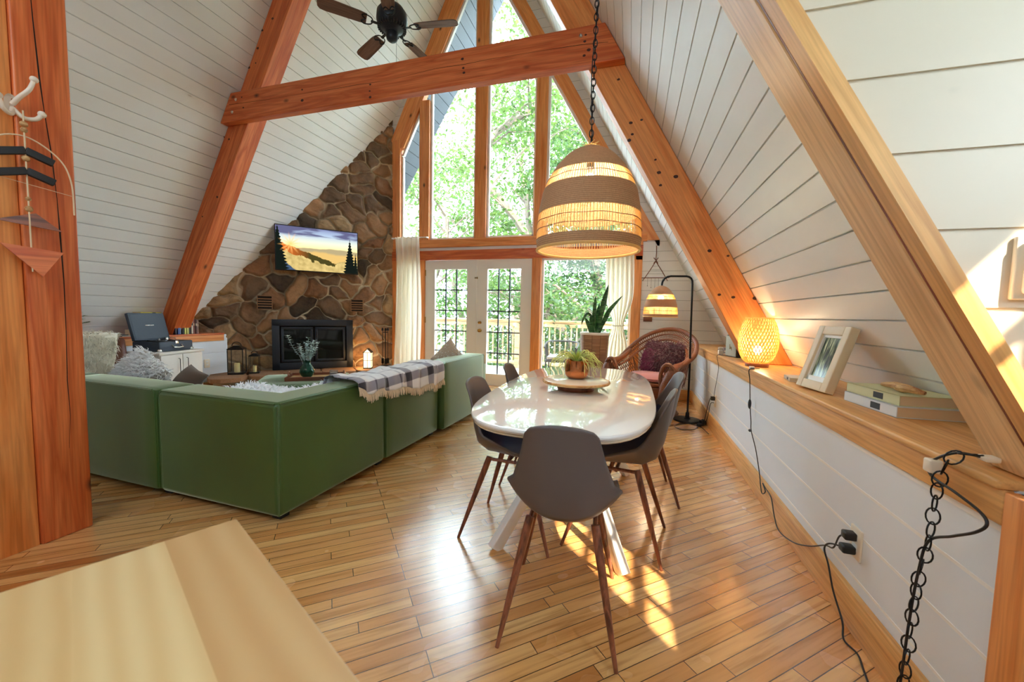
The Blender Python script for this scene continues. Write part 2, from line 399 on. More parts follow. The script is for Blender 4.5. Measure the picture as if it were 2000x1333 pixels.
mb.prism([(xl(ztop)-.02, y0, ztop), (xr(ztop)+.02, y0, ztop), (XR, y0, ZR+.02)], (0, .1, 0))
struct('wall_front', mb, 'gable_paint', smooth=False)
# white strip between the two headers
struct('trim_1', MB().box((-4.03, YW+.0, 2.212), (.1, YW+.09, 2.272)), 'white_trim', smooth=False)
# pine framing of the gable wall
def timber(name, lo, hi, mat, bev=.004): return struct(name, MB().box(lo, hi, bev=bev), mat)
timber('trim_2', (-4.03, YW-.035, 2.268), (.17, YW+.08, 2.40), 'pine_x')        # upper sill
timber('trim_3', (-4.03, YW-.045, 2.062), (.12, YW+.08, 2.214), 'red_x')      # header over the doors
timber('trim_4', (-4.036, YW-.03, 0), (-3.883, YW+.08, 4.10), 'pine_z')       # left jamb
timber('trim_5', (-3.51, YW-.03, 2.40), (-3.33, YW+.08, 4.68), 'pine_z')
timber('trim_6', (-2.505, YW-.03, 2.40), (-2.312, YW+.08, 6.75), 'pine_z')
timber('trim_7', (-1.512, YW-.03, 2.40), (-1.338, YW+.08, 4.98), 'pine_z')
timber('trim_8', (-3.51, YW-.035, 0), (-3.405, YW+.08, 2.062), 'pine_z')
timber('trim_9', (-1.52, YW-.035, 0), (-1.375, YW+.08, 2.062), 'pine_z')
timber('trim_10', (-.015, YW-.04, 0), (.118, YW+.08, 2.062), 'pine_z')
timber('trim_17', (.02, YW-.04, 2.0), (.118, YW+.08, 2.27), 'pine_z')
def sloped(name, fa, fb, z0, z1, mat, yb=.08):
    mb = MB().prism([(fa(z0), YW-.028, z0), (fb(z0), YW-.028, z0), (fb(z1), YW-.028, z1), (fa(z1), YW-.028, z1)], (0, .1, 0))
    # length along local x so the grain follows the slope
    d = Vector((fa(z1)-fa(z0), 0, z1-z0)).normalized(); M = Matrix(((d.x, 0, -d.z, fa(z0)), (0, 1, 0, YW), (d.z, 0, d.x, z0), (0, 0, 0, 1)))
    Mi = M.inverted(); mb.v = [tuple(Mi @ Vector(p)) for p in mb.v]
    return struct(name, mb, mat, matrix=M)
sloped('trim_11', gx, ox, 3.96, 6.9, 'pine_x'); sloped('trim_12', rx, rox, 2.28, 6.7, 'pine_x')
# glazing
gl = [
 ('window_2', [(-3.883, 2.40), (-3.51, 2.40), (-3.51, gx(0) and 4.59), (-3.883, 3.84)]),
 ('window_3', [(-3.33, 2.40), (-2.505, 2.40), (-2.505, 6.66), (-3.33, 4.96)]),
 ('window_4', [(-2.312, 2.40), (-1.512, 2.40), (-1.512, 5.2), (-2.312, 6.62)]),
 ('window_5', [(-1.338, 2.40), (.074, 2.40), (-1.338, 4.90)]),
 ('window_6', [(-1.375, .0), (-.015, .0), (-.015, 2.062), (-1.375, 2.062)]),
 ('window_7', [(-3.883, .0), (-3.51, .0), (-3.51, 2.062), (-3.883, 2.062)])]
for nm, poly in gl:
    mb = MB(); c = Vector((sum(p[0] for p in poly)/len(poly), 0, sum(p[1] for p in poly)/len(poly)))
    n = len(poly)
    for i in range(n):   # white sash round every pane
        a = Vector((poly[i][0], 0, poly[i][1])); b = Vector((poly[(i+1) % n][0], 0, poly[(i+1) % n][1]))
        d = (b-a).normalized(); nn = Vector((-d.z, 0, d.x)); 
        if nn.dot(c-a) < 0: nn = -nn
        wdt = .035
        q = [a, b, b+nn*wdt-d*wdt*.6, a+nn*wdt+d*wdt*.6]
        mb.prism([(p.x, YW+.02, p.z) for p in q], (0, .05, 0))
    fr = struct(nm, mb, 'white_trim', smooth=False)
    struct('window_pane', MB().prism([(p[0], YW+.045, p[1]) for p in poly], (0, .005, 0)), 'window_glass', fr, smooth=False)
# french doors
for nm, xa, xb in (('door_1', -3.402, -2.462), ('door_2', -2.458, -1.523)):
    ga, gb = (xa+.185, xb-.165) if nm == 'door_1' else (xa+.19, xb-.18)
    z0, z1 = .19, 1.905; yf, yb = YW+.0, YW+.045
    mb = MB().box((xa, yf, .02), (ga, yb, 2.055)).box((gb, yf, .02), (xb, yb, 2.055)).box((ga, yf, .02), (gb, yb, z0)).box((ga, yf, z1), (gb, yb, 2.055))
    for (a, b, c, d) in ((ga-.022, ga, z0-.022, z1+.022), (gb, gb+.022, z0-.022, z1+.022)): mb.box((a, yf-.008, c), (b, yf, d))
    mb.box((ga, yf-.008, z1), (gb, yf, z1+.022)).box((ga, yf-.008, z0-.022), (gb, yf, z0))
    d = struct(nm, mb, 'white_paint', smooth=False)
    struct('door_glass', MB().box((ga, yf+.02, z0), (gb, yf+.026, z1)), 'window_glass', d, smooth=False)
    g = MB()
    for k in (1, 2): xx = ga+(gb-ga)*k/3; g.box((xx-.009, yf+.010, z0), (xx+.009, yf+.034, z1))
    for k in range(1, 5): zz = z0+(z1-z0)*k/5; g.box((ga, yf+.010, zz-.009), (gb, yf+.034, zz+.009))
    struct('door_muntins', g, MATS['soffit_paint'], d, smooth=False)
    if nm == 'door_2':
        for zz, r in ((.90, .028), (1.03, .022)):
            g = MB().lathe([(.001, 0), (r, 0), (r, .012), (r*.45, .018), (r*.4, .035), (r*.9, .045), (r*.95, .06), (r*.5, .07), (.001, .072)], 20, T_(xa+.075, yf, zz, rx=math.pi/2))
            struct('door_knob', g, 'brass', d)
        struct('door_latch', MB().box((xa-.03, yf-.012, 1.745), (xa+.02, yf, 1.775), bev=.003), 'brass', d)
    else:
        struct('door_astragal', MB().box((xb-.02, yf-.012, .02), (xb+.012, yf, 2.05), bev=.003), 'white_paint', d)
        for zz in (.25, 1.05, 1.85): struct('door_hinge', MB().box((xa-.006, yf-.012, zz-.05), (xa+.012, yf, zz+.05), bev=.003), 'brass', d)
struct('trim_13', MB().box((-3.41, YW-.02, 0), (-1.52, YW+.12, .02)), 'white_trim', smooth=False)
# knee walls with horizontal boards
def knee(name, x, xo, ya, yb, lines):
    mb = MB(); s = 1 if xo > x else -1
    mb.box((x+s*.006, ya, 0), (x+s*.05, yb, .80))
    for a, b in zip(lines, lines[1:]): mb.box((x, ya, a+.005), (x+s*.02, yb, b-.004), bev=.0015)
    return struct(name, mb, 'knee_paint', smooth=False)
knee('wall_right', XK, XK+1, 1.16, YW, [0, .192, .363, .537, .710, .80])
knee('wall_left', XL, XL-1, -2.6, 4.28, [0, .192, .363, .537, .710, .80])
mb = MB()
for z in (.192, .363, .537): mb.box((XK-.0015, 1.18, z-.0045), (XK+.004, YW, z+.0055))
struct('board_edge_highlight', mb, 'white_trim', smooth=False)  # white strips stand in for light caught on the board edges
struct('trim_14', MB().box((XK-.006, 1.18, .690), (XK+.004, YW, .712)), 'white_trim', smooth=False)
struct('baseboard_right', MB().box((XK-.022, 1.18, 0), (XK, YW-.02, .15), bev=.003), 'honey_y')
struct('baseboard_front', MB().box((.118, YW-.022, 0), (XK, YW, .15), bev=.003), 'honey_x')
struct('baseboard_left', MB().box((XL, -2.6, 0), (XL+.022, 4.2, .14), bev=.003), 'honey_y')
# ledges on top of the knee walls
def ledge(name, s, ya, yb, label):
    x = XK if s > 0 else XL; top = thing(name, label, 'shelf', (x, (ya+yb)/2, 0))
    h = (yb-ya)/2
    obj('shelf_board', MB().box((-s*.032, -h, .797), (s*.40, h, ZS), bev=.006), 'honey_y' if s > 0 else 'red_y', top)
    obj('facing_board', MB().box((-s*.02, -h, .712), (0, h, .797), bev=.003), 'honey_y' if s > 0 else 'pine_y', top)
    return top
ledge('ledge_shelf', 1, 1.185, YW-.002, 'long honey pine shelf along the low white wall under the right slope')
ledge('ledge_shelf', -1, -1.0, 4.22, 'reddish pine shelf under the left slope, ending at the stone wall')
# ---- beams
def beam(name, p0, p1, w_in, offs, y0, y1, mat, label, cat='beam'):
    """beam along the slope: from p0 to p1 (x,z on the ceiling plane), reaching w_in into the room"""
    d = Vector((p1[0]-p0[0], 0, p1[1]-p0[1])); ln = d.length; d.normalize(); nn = Vector((-d.z, 0, d.x))
    if nn.x*(XR-p0[0]) < 0: nn = -nn
    M = Matrix(((d.x, 0, nn.x, p0[0]), (0, 1, 0, y0), (d.z, 0, nn.z, p0[1]), (0, 0, 0, 1)))
    mb = MB().box((0, 0, offs), (ln, y1-y0, w_in), bev=.006)
    if M.to_3x3().determinant() < 0: mb.f = [f[::-1] for f in mb.f]
    o = obj(name, mb, mat, matrix=M); tag(o, label, cat); return o
zf = ZS+.001
def slope_beam(side, w, y0, y1, mat, label, zf=ZS+.002, ztop=None, offs=.002):
    ztop = ztop or (7.0); fx = xr if side > 0 else xl
    # foot cut level with the shelf
    x0, z0 = fx(zf), zf; x1, z1 = fx(ztop), ztop
    d = Vector((x1-x0, 0, z1-z0)).normalized(); nn = Vector((-d.z, 0, d.x))
    if nn.x*(XR-x0) < 0: nn = -nn
    ln = math.hypot(x1-x0, z1-z0)
    M = Matrix(((d.x, 0, nn.x, x0), (0, 1, 0, y0), (d.z, 0, nn.z, z0), (0, 0, 0, 1)))
    t = d.dot(Vector((0, 0, 1))); cut = lambda h: -h*nn.z/d.z      # level cut at the foot
    P = [(cut(offs), 0, offs), (cut(w), 0, w), (ln, 0, w), (ln, 0, offs)]
    mb = MB().prism(P, (0, y1-y0, 0))
    o = obj('roof_rafter', mb, mat, matrix=M, smooth=False); bv = o.modifiers.new('b', 'BEVEL'); bv.width = .006; bv.segments = 2
    tag(o, label, 'beam'); return o
RB = slope_beam(1, .27, 3.60, 3.80, 'pine_x', 'right-hand orange pine rafter standing on the shelf behind the bamboo lamp')
LB = slope_beam(-1, .27, 3.60, 3.80, 'red_x', 'left-hand orange pine rafter standing by the row of books on the left shelf')
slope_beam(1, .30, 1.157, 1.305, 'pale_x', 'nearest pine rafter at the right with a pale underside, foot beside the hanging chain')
slope_beam(-1, .30, 1.157, 1.305, 'red_x', 'rafter of the near pair on the left slope, hidden behind the big red post', zf=2.9)
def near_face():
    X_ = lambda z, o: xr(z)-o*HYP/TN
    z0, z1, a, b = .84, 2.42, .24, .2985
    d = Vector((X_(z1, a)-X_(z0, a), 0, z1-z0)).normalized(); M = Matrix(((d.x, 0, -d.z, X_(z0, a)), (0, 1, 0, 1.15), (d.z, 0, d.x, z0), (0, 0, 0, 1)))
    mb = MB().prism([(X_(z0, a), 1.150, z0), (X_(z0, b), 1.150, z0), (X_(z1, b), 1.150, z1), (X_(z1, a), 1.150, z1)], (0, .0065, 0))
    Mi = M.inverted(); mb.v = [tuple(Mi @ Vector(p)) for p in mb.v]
    struct('rafter_face_shade', mb, 'shaded_red_x', matrix=M, smooth=False)  # shade on the rafter's near face, put into a dark red plate
wood('shaded_red_x', srgb(150, 66, 34), srgb(104, 38, 18), 0, knots=0); near_face()
# sunlit pine trim along the near rafter
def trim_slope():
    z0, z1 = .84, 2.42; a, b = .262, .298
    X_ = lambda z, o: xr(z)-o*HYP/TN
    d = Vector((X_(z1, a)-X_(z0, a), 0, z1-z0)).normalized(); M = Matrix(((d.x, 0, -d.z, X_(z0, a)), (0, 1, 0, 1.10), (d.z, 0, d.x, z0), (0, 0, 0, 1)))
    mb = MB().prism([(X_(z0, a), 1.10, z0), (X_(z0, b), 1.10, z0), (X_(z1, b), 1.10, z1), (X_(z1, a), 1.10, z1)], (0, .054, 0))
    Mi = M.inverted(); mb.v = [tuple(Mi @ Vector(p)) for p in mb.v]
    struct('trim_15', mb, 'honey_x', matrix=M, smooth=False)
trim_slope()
# collar beam
cb = thing('collar_beam', 'thick red-brown collar beam crossing the room below the ceiling fan', 'beam', (-2.39, 3.553, 3.31))
zb, zt = 3.312-3.31, 3.626-3.31
P = [(xl(3.312)+2.39, 0, zb), (xr(3.312)+2.39, 0, zb), (xr(3.626)+2.39, 0, zt), (xl(3.626)+2.39, 0, zt)]
o = bt = obj('beam_timber', MB().prism([(p[0]*.998, -.047, p[2]) for p in P], (0, .092, 0)), 'red_x', cb, smooth=False); bv = o.modifiers.new('b', 'BEVEL'); bv.width = .007; bv.segments = 2
for sx_ in (-1, 1):
    for (dx, dz) in ((2.0, .23), (2.06, .10)) if sx_ < 0 else ((1.88, .24), (2.0, .12)):
        obj('bolt', MB().lathe([(.001, .014), (.012, .012), (.018, .004), (.018, 0)], 6, T_(sx_*dx, -.047, dz, rx=math.pi/2)), 'chrome', cb, smooth=False)
flat('knot_dark', srgb(66, 28, 14), .6)
def knot_marks(parent, M, pts, y, seed=1):
    rr = random.Random(seed); Mi = M.inverted(); mb = MB()
    for (x, z) in pts:
        r = rr.uniform(.009, .017); n = 10
        vs = [(x+r*(1+.25*rr.random())*math.cos(2*math.pi*k/n), y, z+.75*r*(1+.25*rr.random())*math.sin(2*math.pi*k/n)) for k in range(n)]
        mb.add([tuple(Mi @ Vector(p)) for p in vs+[(a, y+.004, c) for a, b, c in vs]], [tuple(range(n))]+[(i, (i+1) % n, (i+1) % n+n, i+n) for i in range(n)])
    o = obj('knots', mb, 'knot_dark', parent, smooth=False); o['kind'] = 'stuff'; return o
def crack_mark(parent, M, pts, y, w_=.0022):
    Mi = M.inverted(); mb = MB()
    for i, ((a, za), (b, zb2)) in enumerate(zip(pts, pts[1:])):
        w0 = w_*(.6+.4*math.sin(i*1.9+1)); w1 = w_*(.6+.4*math.sin((i+1)*1.9+1))
        mb.add([tuple(Mi @ Vector(p)) for p in ((a, y, za-w0), (b, y, zb2-w1), (b, y, zb2+w1), (a, y, za+w0), (a, y+.004, za-w0), (b, y+.004, zb2-w1), (b, y+.004, zb2+w1), (a, y+.004, za+w0))], [(0, 1, 2, 3), (4, 7, 6, 5), (0, 4, 5, 1), (3, 2, 6, 7)])
    obj('drying_crack', mb, 'dark_gap', parent, smooth=False)
Mc = Matrix.Translation((-2.39, 3.553, 3.31))
knot_marks(bt, Mc, [(-2.606, 3.452), (-2.612, 3.389), (-2.606, 3.329), (-1.601, 3.537), (-1.59, 3.455), (-1.584, 3.412), (-4.305, 3.556), (-4.286, 3.44), (-3.457, 3.52), (-3.459, 3.411), (-.468, 3.551), (-.438, 3.425), (-.474, 3.50), (-.475, 3.385)], 3.5053, 3)
crack_mark(bt, Mc, [(-4.5, 3.50), (-3.95, 3.481), (-3.457, 3.479), (-3.125, 3.47), (-2.746, 3.472), (-2.386, 3.46), (-1.88, 3.494), (-1.59, 3.486), (-1.312, 3.491), (-.883, 3.487), (-.525, 3.478), (-.28, 3.461)], 3.5052)
knot_marks(RB, RB.matrix_basis, [(-.074, 2.829), (.013, 2.844), (-.057, 2.734), (-.08, 2.686), (.138, 2.505), (.171, 2.397), (.305, 2.353), (.591, 1.736), (.682, 1.377), (.785, 1.357), (.73, 1.692), (.943, 1.35), (.188, 2.291), (-.189, 3.201)], 3.5995, 5)
knot_marks(LB, LB.matrix_basis, [(-3.943, 4.395), (-4.093, 4.298), (-4.165, 4.118), (-4.2, 3.964), (-4.3, 3.929), (-4.634, 3.171), (-4.714, 3.202), (-4.827, 3.042), (-5.105, 2.298), (-4.849, 2.516)], 3.5995, 6)
# posts
struct('trim_16', MB().box((XK-.022, 1.100, 0), (XK+.12, 1.182, ZS-.024), bev=.004), 'pine_z')
pt = obj('timber_post', MB().box((-2.86, 1.112, 0), (-2.72, 1.303, 4.0), bev=.008), 'red_z'); tag(pt, 'big red-brown timber post with a long drying crack at the left edge', 'post')
pb = obj('timber_board', MB().box((-2.84, .60, 0), (-2.735, 1.11, 4.0), bev=.004), 'pine_z'); tag(pb, 'lighter orange pine board fixed to the near side of the big post', 'board')
# long drying crack in the post
ck = MB(); 
pts = [(1.178, 2.75), (1.185, 2.5), (1.195, 2.25), (1.205, 2.1), (1.222, 1.9), (1.232, 1.7), (1.236, 1.52), (1.24, 1.3), (1.238, 1.05), (1.232, .8), (1.236, .62), (1.225, .45)]
wd_ = [.001, .002, .003, .0015, .0025, .0012, .0032, .002, .0015, .0018, .001, .0005]
for i in range(len(pts)-1):
    (a, za), (b, zb_) = pts[i], pts[i+1]
    ck.prism([(-2.7195, a-wd_[i], za), (-2.7195, a+wd_[i], za), (-2.7195, b+wd_[i+1], zb_), (-2.7195, b-wd_[i+1], zb_)], (-.01, 0, 0))
obj('drying_crack', ck, 'dark_gap', pt, smooth=False)
# ---- stone wall: one displaced sheet, stones as voronoi cells
def stone_wall():
    x0, y0 = -5.98, 4.28-.33; x1, y1 = -4.05, YW   # runs from left slope to window wall
    a = Vector((-4.05, 6.045)); d = Vector((-.682, -.731)).normalized(); Ln = 2.85
    rs = np.random.RandomState(5)
    nu, nv = 330, 560; H = 4.6
    U, V = np.meshgrid(np.linspace(0, Ln, nu), np.linspace(0, H, nv))
    seeds = []
    tries = 0
    while tries < 6000:
        tries += 1; p = (rs.uniform(-.2, Ln+.2), rs.uniform(-.1, H+.1)); mn = .17+.25*rs.rand()**1.5
        if all(((p[0]-q[0])/1.25)**2+(p[1]-q[1])**2 > mn*mn for q in seeds): seeds.append(p)
    sd_ = np.array(seeds)
    wu = np.zeros_like(U); wv = np.zeros_like(U)
    for k, (f, am) in enumerate(((2.7, .08), (6.1, .045), (13, .022), (29, .010))):
        wu += am*np.sin(f*V+1.7*k+np.sin(f*1.3*U))*np.cos(f*.8*U+k); wv += am*np.cos(f*U+2.1*k+np.sin(f*.9*V))
    Uw, Vw = U+wu, V+wv
    D = ((Uw[..., None]-sd_[:, 0])/1.25)**2+(Vw[..., None]-sd_[:, 1])**2
    D = np.sqrt(D); idx = np.argsort(D, axis=-1)[..., :2]
    d1 = np.take_along_axis(D, idx[..., :1], -1)[..., 0]; d2 = np.take_along_axis(D, idx[..., 1:2], -1)[..., 0]
    e = (d2-d1); h = np.clip(e/.08, 0, 1)**.45
    hs = rs.rand(len(seeds)); cid = idx[..., 0]
    hgt = h*(.045+.03*hs[cid])
    nz = np.zeros_like(U)
    for f, am in ((11, .006), (23, .004), (51, .002)): nz += am*np.sin(f*U+hs[cid]*9+2*np.sin(f*.7*V))*np.cos(f*V+hs[cid]*5)
    hgt += nz*h
    nrm = Vector((.731, -.682)).normalized()
    mask = np.ones_like(U, bool)
    vs = []; 
    X = a.x+d.x*U+nrm.x*(hgt-.03); Y = a.y+d.y*U+nrm.y*(hgt-.03); Z = V
    zc = ZR-TN*(XR-X)   # left roof plane height at each x
    Zc = np.minimum(Z, zc-.002)
    vs = list(zip(X.ravel().tolist(), Y.ravel().tolist(), Zc.ravel().tolist()))
    ok = (Z < zc+.02)
    F = []
    for j in range(nv-1):
        for i in range(nu-1):
            if ok[j, i] or ok[j, i+1]: F.append((j*nu+i, j*nu+nu+i, j*nu+nu+i+1, j*nu+i+1))
    me = bpy.data.meshes.new('wall_fireplace'); me.from_pydata(vs, [], F); me.update(); me.shade_smooth()
    at = me.attributes.new('stone', 'FLOAT', 'POINT'); at.data.foreach_set('value', (hs[cid]).ravel().astype(np.float32))
    at = me.attributes.new('joint', 'FLOAT', 'POINT'); at.data.foreach_set('value', np.clip(e/(.027*(1+.7*np.sin(5.1*U+2*np.sin(3*V))*np.cos(4.3*V+np.sin(7*U)))), 0, 1).ravel().astype(np.float32))
    m, nt, b, o_ = newmat('fieldstone')
    A = N(nt, 'Attribute'); A.attribute_name = 'stone'; J = N(nt, 'Attribute'); J.attribute_name = 'joint'
    col = ramp(nt, A.outputs['Fac'], [(0, srgb(84, 70, 56)), (.12, srgb(134, 106, 80)), (.3, srgb(158, 122, 88)), (.45, srgb(120, 96, 74)), (.6, srgb(166, 130, 94)), (.75, srgb(142, 104, 74)), (.88, srgb(178, 150, 112)), (1, srgb(98, 80, 64))])
    col.color_ramp.interpolation = 'CONSTANT'
    n = N(nt, 'TexNoise'); n.inputs['Scale'].default_value = 4.2; n.inputs['Detail'].default_value = 10; n.inputs['Roughness'].default_value = .72; n.inputs['Distortion'].default_value = .5; L(nt, coords(nt), n.inputs[0])
    g = ramp(nt, n.outputs[0], [(.32, (.30, .27, .24)), (.5, (.9, .88, .84)), (.7, (1.25, 1.2, 1.1))]).outputs[0]
    c2 = mix(nt, 1.0, col.outputs[0], g, 'MULTIPLY')
    n5 = N(nt, 'TexNoise'); n5.inputs['Scale'].default_value = 1.4; L(nt, coords(nt), n5.inputs[0])
    mort = ramp(nt, n5.outputs[0], [(.4, srgb(150, 132, 106)), (.6, srgb(214, 198, 168))]).outputs[0]
    jr = ramp(nt, J.outputs['Fac'], [(.45, (0, 0, 0)), (.95, (1, 1, 1))]).outputs[0]
    L(nt, mix(nt, jr, mort, c2), b.inputs['Base Color']); b.inputs['Roughness'].default_value = .85
    n6 = N(nt, 'TexNoise'); n6.inputs['Scale'].default_value = 40; n6.inputs['Detail'].default_value = 6; L(nt, coords(nt), n6.inputs[0]); bump(nt, b, n6.outputs[0], .5, .01)
    me.materials.append(m); o = bpy.data.objects.new('wall_fireplace', me); C.objects.link(o); o['kind'] = 'structure'
stone_wall()
# ================================================================ FURNITURE
# ---- materials
def velvet():
    m, nt, b, o = newmat('green_velvet')
    n = N(nt, 'TexNoise'); n.inputs['Scale'].default_value = 2.6; n.inputs['Detail'].default_value = 4; L(nt, coords(nt, scale=(1, 1, .6)), n.inputs[0])
    c = mix(nt, n.outputs[0], srgb(26, 54, 14), srgb(64, 96, 26))
    lw = N(nt, 'LayerWeight'); lw.inputs[0].default_value = .35
    L(nt, c, b.inputs['Base Color']); b.inputs['Roughness'].default_value = .48; b.inputs['Coat Weight'].default_value = .6; b.inputs['Coat Roughness'].default_value = .5; b.inputs['Coat Tint'].default_value = c4(srgb(235, 250, 235)); b.inputs['Specular IOR Level'].default_value = .8; b.inputs['Specular Tint'].default_value = c4(srgb(220, 240, 215))
    sh = N(nt, 'BsdfSheen'); sh.inputs['Color'].default_value = (.86, 1.0, .84, 1); sh.inputs['Roughness'].default_value = .30; ad = N(nt, 'AddShader'); L(nt, b.outputs[0], ad.inputs[0]); L(nt, sh.outputs[0], ad.inputs[1]); L(nt, ad.outputs[0], o.inputs[0])
    n2 = N(nt, 'TexNoise'); n2.inputs['Scale'].default_value = 400; L(nt, coords(nt), n2.inputs[0]); bump(nt, b, n2.outputs[0], .1, .002)
velvet()
flat('sheepskin_white', srgb(246, 248, 250), .9, sheen=.5)
flat('fleece_cream', srgb(226, 222, 204), .9, sheen=.5)
flat('pillow_grey', srgb(170, 166, 160), .9, sheen=.2)
flat('pillow_brown', srgb(96, 78, 66), .9, sheen=.2)
flat('pillow_beige', srgb(206, 188, 166), .9, sheen=.2)
flat('fur_magenta', srgb(128, 28, 92), .8, sheen=.5); flat('fur_plum', srgb(96, 40, 66), .8, sheen=.5)
flat('cushion_pink', srgb(176, 122, 128), .85, sheen=.3, bumpy=.2)
flat('leather_brown', srgb(104, 58, 40), .45)
flat('chair_shell', srgb(96, 86, 84), .42, bumpy=.06)
flat('seat_shade_navy', srgb(44, 50, 84), .6)
flat('table_white', srgb(236, 238, 236), .06, Coat_Weight=.6, Coat_Roughness=.02)
flat('table_edge', srgb(226, 214, 188), .35)
flat('copper', srgb(214, 138, 92), .10, 1)
flat('green_glassware', srgb(20, 110, 84), .08, Transmission_Weight=.75, IOR=1.45)
flat('clear_glassware', (.9, .9, .9), .1, Transmission_Weight=.8, IOR=1.3)
flat('candle_wax', srgb(226, 214, 150), .5, Subsurface_Weight=.3)
flat('candle_white', srgb(240, 234, 224), .5)
flat('eucalyptus', srgb(190, 206, 204), .7); flat('leaf_lime', srgb(172, 190, 84), .5); flat('leaf_pale', srgb(206, 216, 130), .5)
flat('leaf_potted', srgb(70, 120, 50), .5)
flat('soil', (.03, .02, .015), .9)
flat('stone_pebble', srgb(225, 215, 205), .6)
flat('player_navy', srgb(46, 58, 72), .5, bumpy=.25); flat('player_dark', srgb(26, 30, 36), .5)
flat('vinyl_black', (.01, .01, .011), .25)
flat('cabinet_white', srgb(214, 208, 198), .45)
flat('curtain_ivory', srgb(238, 232, 214), .85)
flat('paper', srgb(220, 196, 160), .8, var=.1)
flat('hearth_stone', srgb(150, 112, 80), .85, bumpy=.5, var=.35)
def snake_mat():
    m, nt, b, o = newmat('snake_leaf')
    n = N(nt, 'TexNoise'); n.inputs['Scale'].default_value = 4; n.inputs['Detail'].default_value = 4; L(nt, coords(nt, scale=(3, 3, 12)), n.inputs[0])
    L(nt, ramp(nt, n.outputs[0], [(.38, srgb(24, 66, 32)), (.6, srgb(78, 128, 66))]).outputs[0], b.inputs['Base Color']); b.inputs['Roughness'].default_value = .35
snake_mat()
def wicker(name, c1, c2, sc=(1, 1, 1), freq=160, rough=.45):
    m, nt, b, o = newmat(name)
    wv = N(nt, 'TexWave'); wv.inputs['Scale'].default_value = freq/6.3; wv.bands_direction = 'Z'; wv.inputs['Distortion'].default_value = 1.5; L(nt, coords(nt, scale=sc), wv.inputs[0])
    n = N(nt, 'TexNoise'); n.inputs['Scale'].default_value = 45; L(nt, coords(nt), n.inputs[0])
    f = mix(nt, .5, wv.outputs[0], n.outputs[0])
    L(nt, mix(nt, f, c1, c2), b.inputs['Base Color']); b.inputs['Roughness'].default_value = rough; bump(nt, b, f, .5, .004); return m, nt, b, o
wicker('wicker_brown', srgb(80, 42, 26), srgb(150, 92, 60)); wicker('wicker_dark', srgb(40, 36, 36), srgb(80, 74, 72))
# ---- velvet sectional sofa
sofa = thing('sectional_sofa', 'low green velvet L-shaped sectional sofa seen from behind', 'sofa', (-1.775, 1.60, 0), R_(-1.2))
HS = .682
def sofa_box(mb, lo, hi, bev=.035): mb.box(lo, hi, bev=bev)
def puff_box(lo, hi, puff=.012, n=10, bev=.03):
    """upholstered block: bevelled, faces slightly swollen"""
    bm = bmesh.new(); bmesh.ops.create_cube(bm, size=1)
    sx_, sy_, sz_ = [hi[i]-lo[i] for i in range(3)]
    for v in bm.verts: v.co = Vector(((lo[0]+hi[0])/2+v.co.x*sx_, (lo[1]+hi[1])/2+v.co.y*sy_, (lo[2]+hi[2])/2+v.co.z*sz_))
    bmesh.ops.bevel(bm, geom=bm.edges[:], offset=bev, segments=2, profile=.6, affect='EDGES')
    bmesh.ops.subdivide_edges(bm, edges=[e for e in bm.edges if e.calc_length() > .12], cuts=n, use_grid_fill=True)
    c = Vector([(lo[i]+hi[i])/2 for i in range(3)])
    for v in bm.verts:
        q = Vector(((v.co.x-c.x)/sx_*2, (v.co.y-c.y)/sy_*2, (v.co.z-c.z)/sz_*2))
        for i in range(3):
            if abs(q[i]) > .85:
                j, k = [a for a in range(3) if a != i]
                v.co[i] += math.copysign(puff*max(0, 1-q[j]**2)*max(0, 1-q[k]**2), q[i])
    bm.verts.index_update(); mb = MB(); mb.add([v.co[:] for v in bm.verts], [[v.index for v in f.verts] for f in bm.faces]); bm.free(); return mb
def piping(P, parent, r=.006): obj('piping', MB().tube(P, r, 6, closed=False), 'green_velvet', parent)
# sections: (x0,x1,y0,y1, back on which sides)
def section(x0, x1, y0, y1, back, name='sofa_section', hs=HS, lab=None):
    g = .006; t = .24
    if back == 's': lo, hi = (x0+g, y0, .05), (x1-g, y0+t, hs)
    if back == 'e': lo, hi = (x1-t, y0+g, .05), (x1, y1-g, hs)
    s = obj(name, puff_box(lo, hi, .010), 'green_velvet', sofa)
    z = hs-.004
    if back == 's':
        P = [(x0+.02, y0+.004, .07), (x0+.02, y0+.004, z-.02), (x0+.04, y0+.004, z), (x1-.04, y0+.004, z), (x1-.02, y0+.004, z-.02), (x1-.02, y0+.004, .07)]
    else:
        P = [(x1-.004, y0+.02, .07), (x1-.004, y0+.02, z-.02), (x1-.004, y0+.04, z), (x1-.004, y1-.04, z), (x1-.004, y1-.02, z-.02), (x1-.004, y1-.02, .07)]
    piping(P, s, .004)
    return s
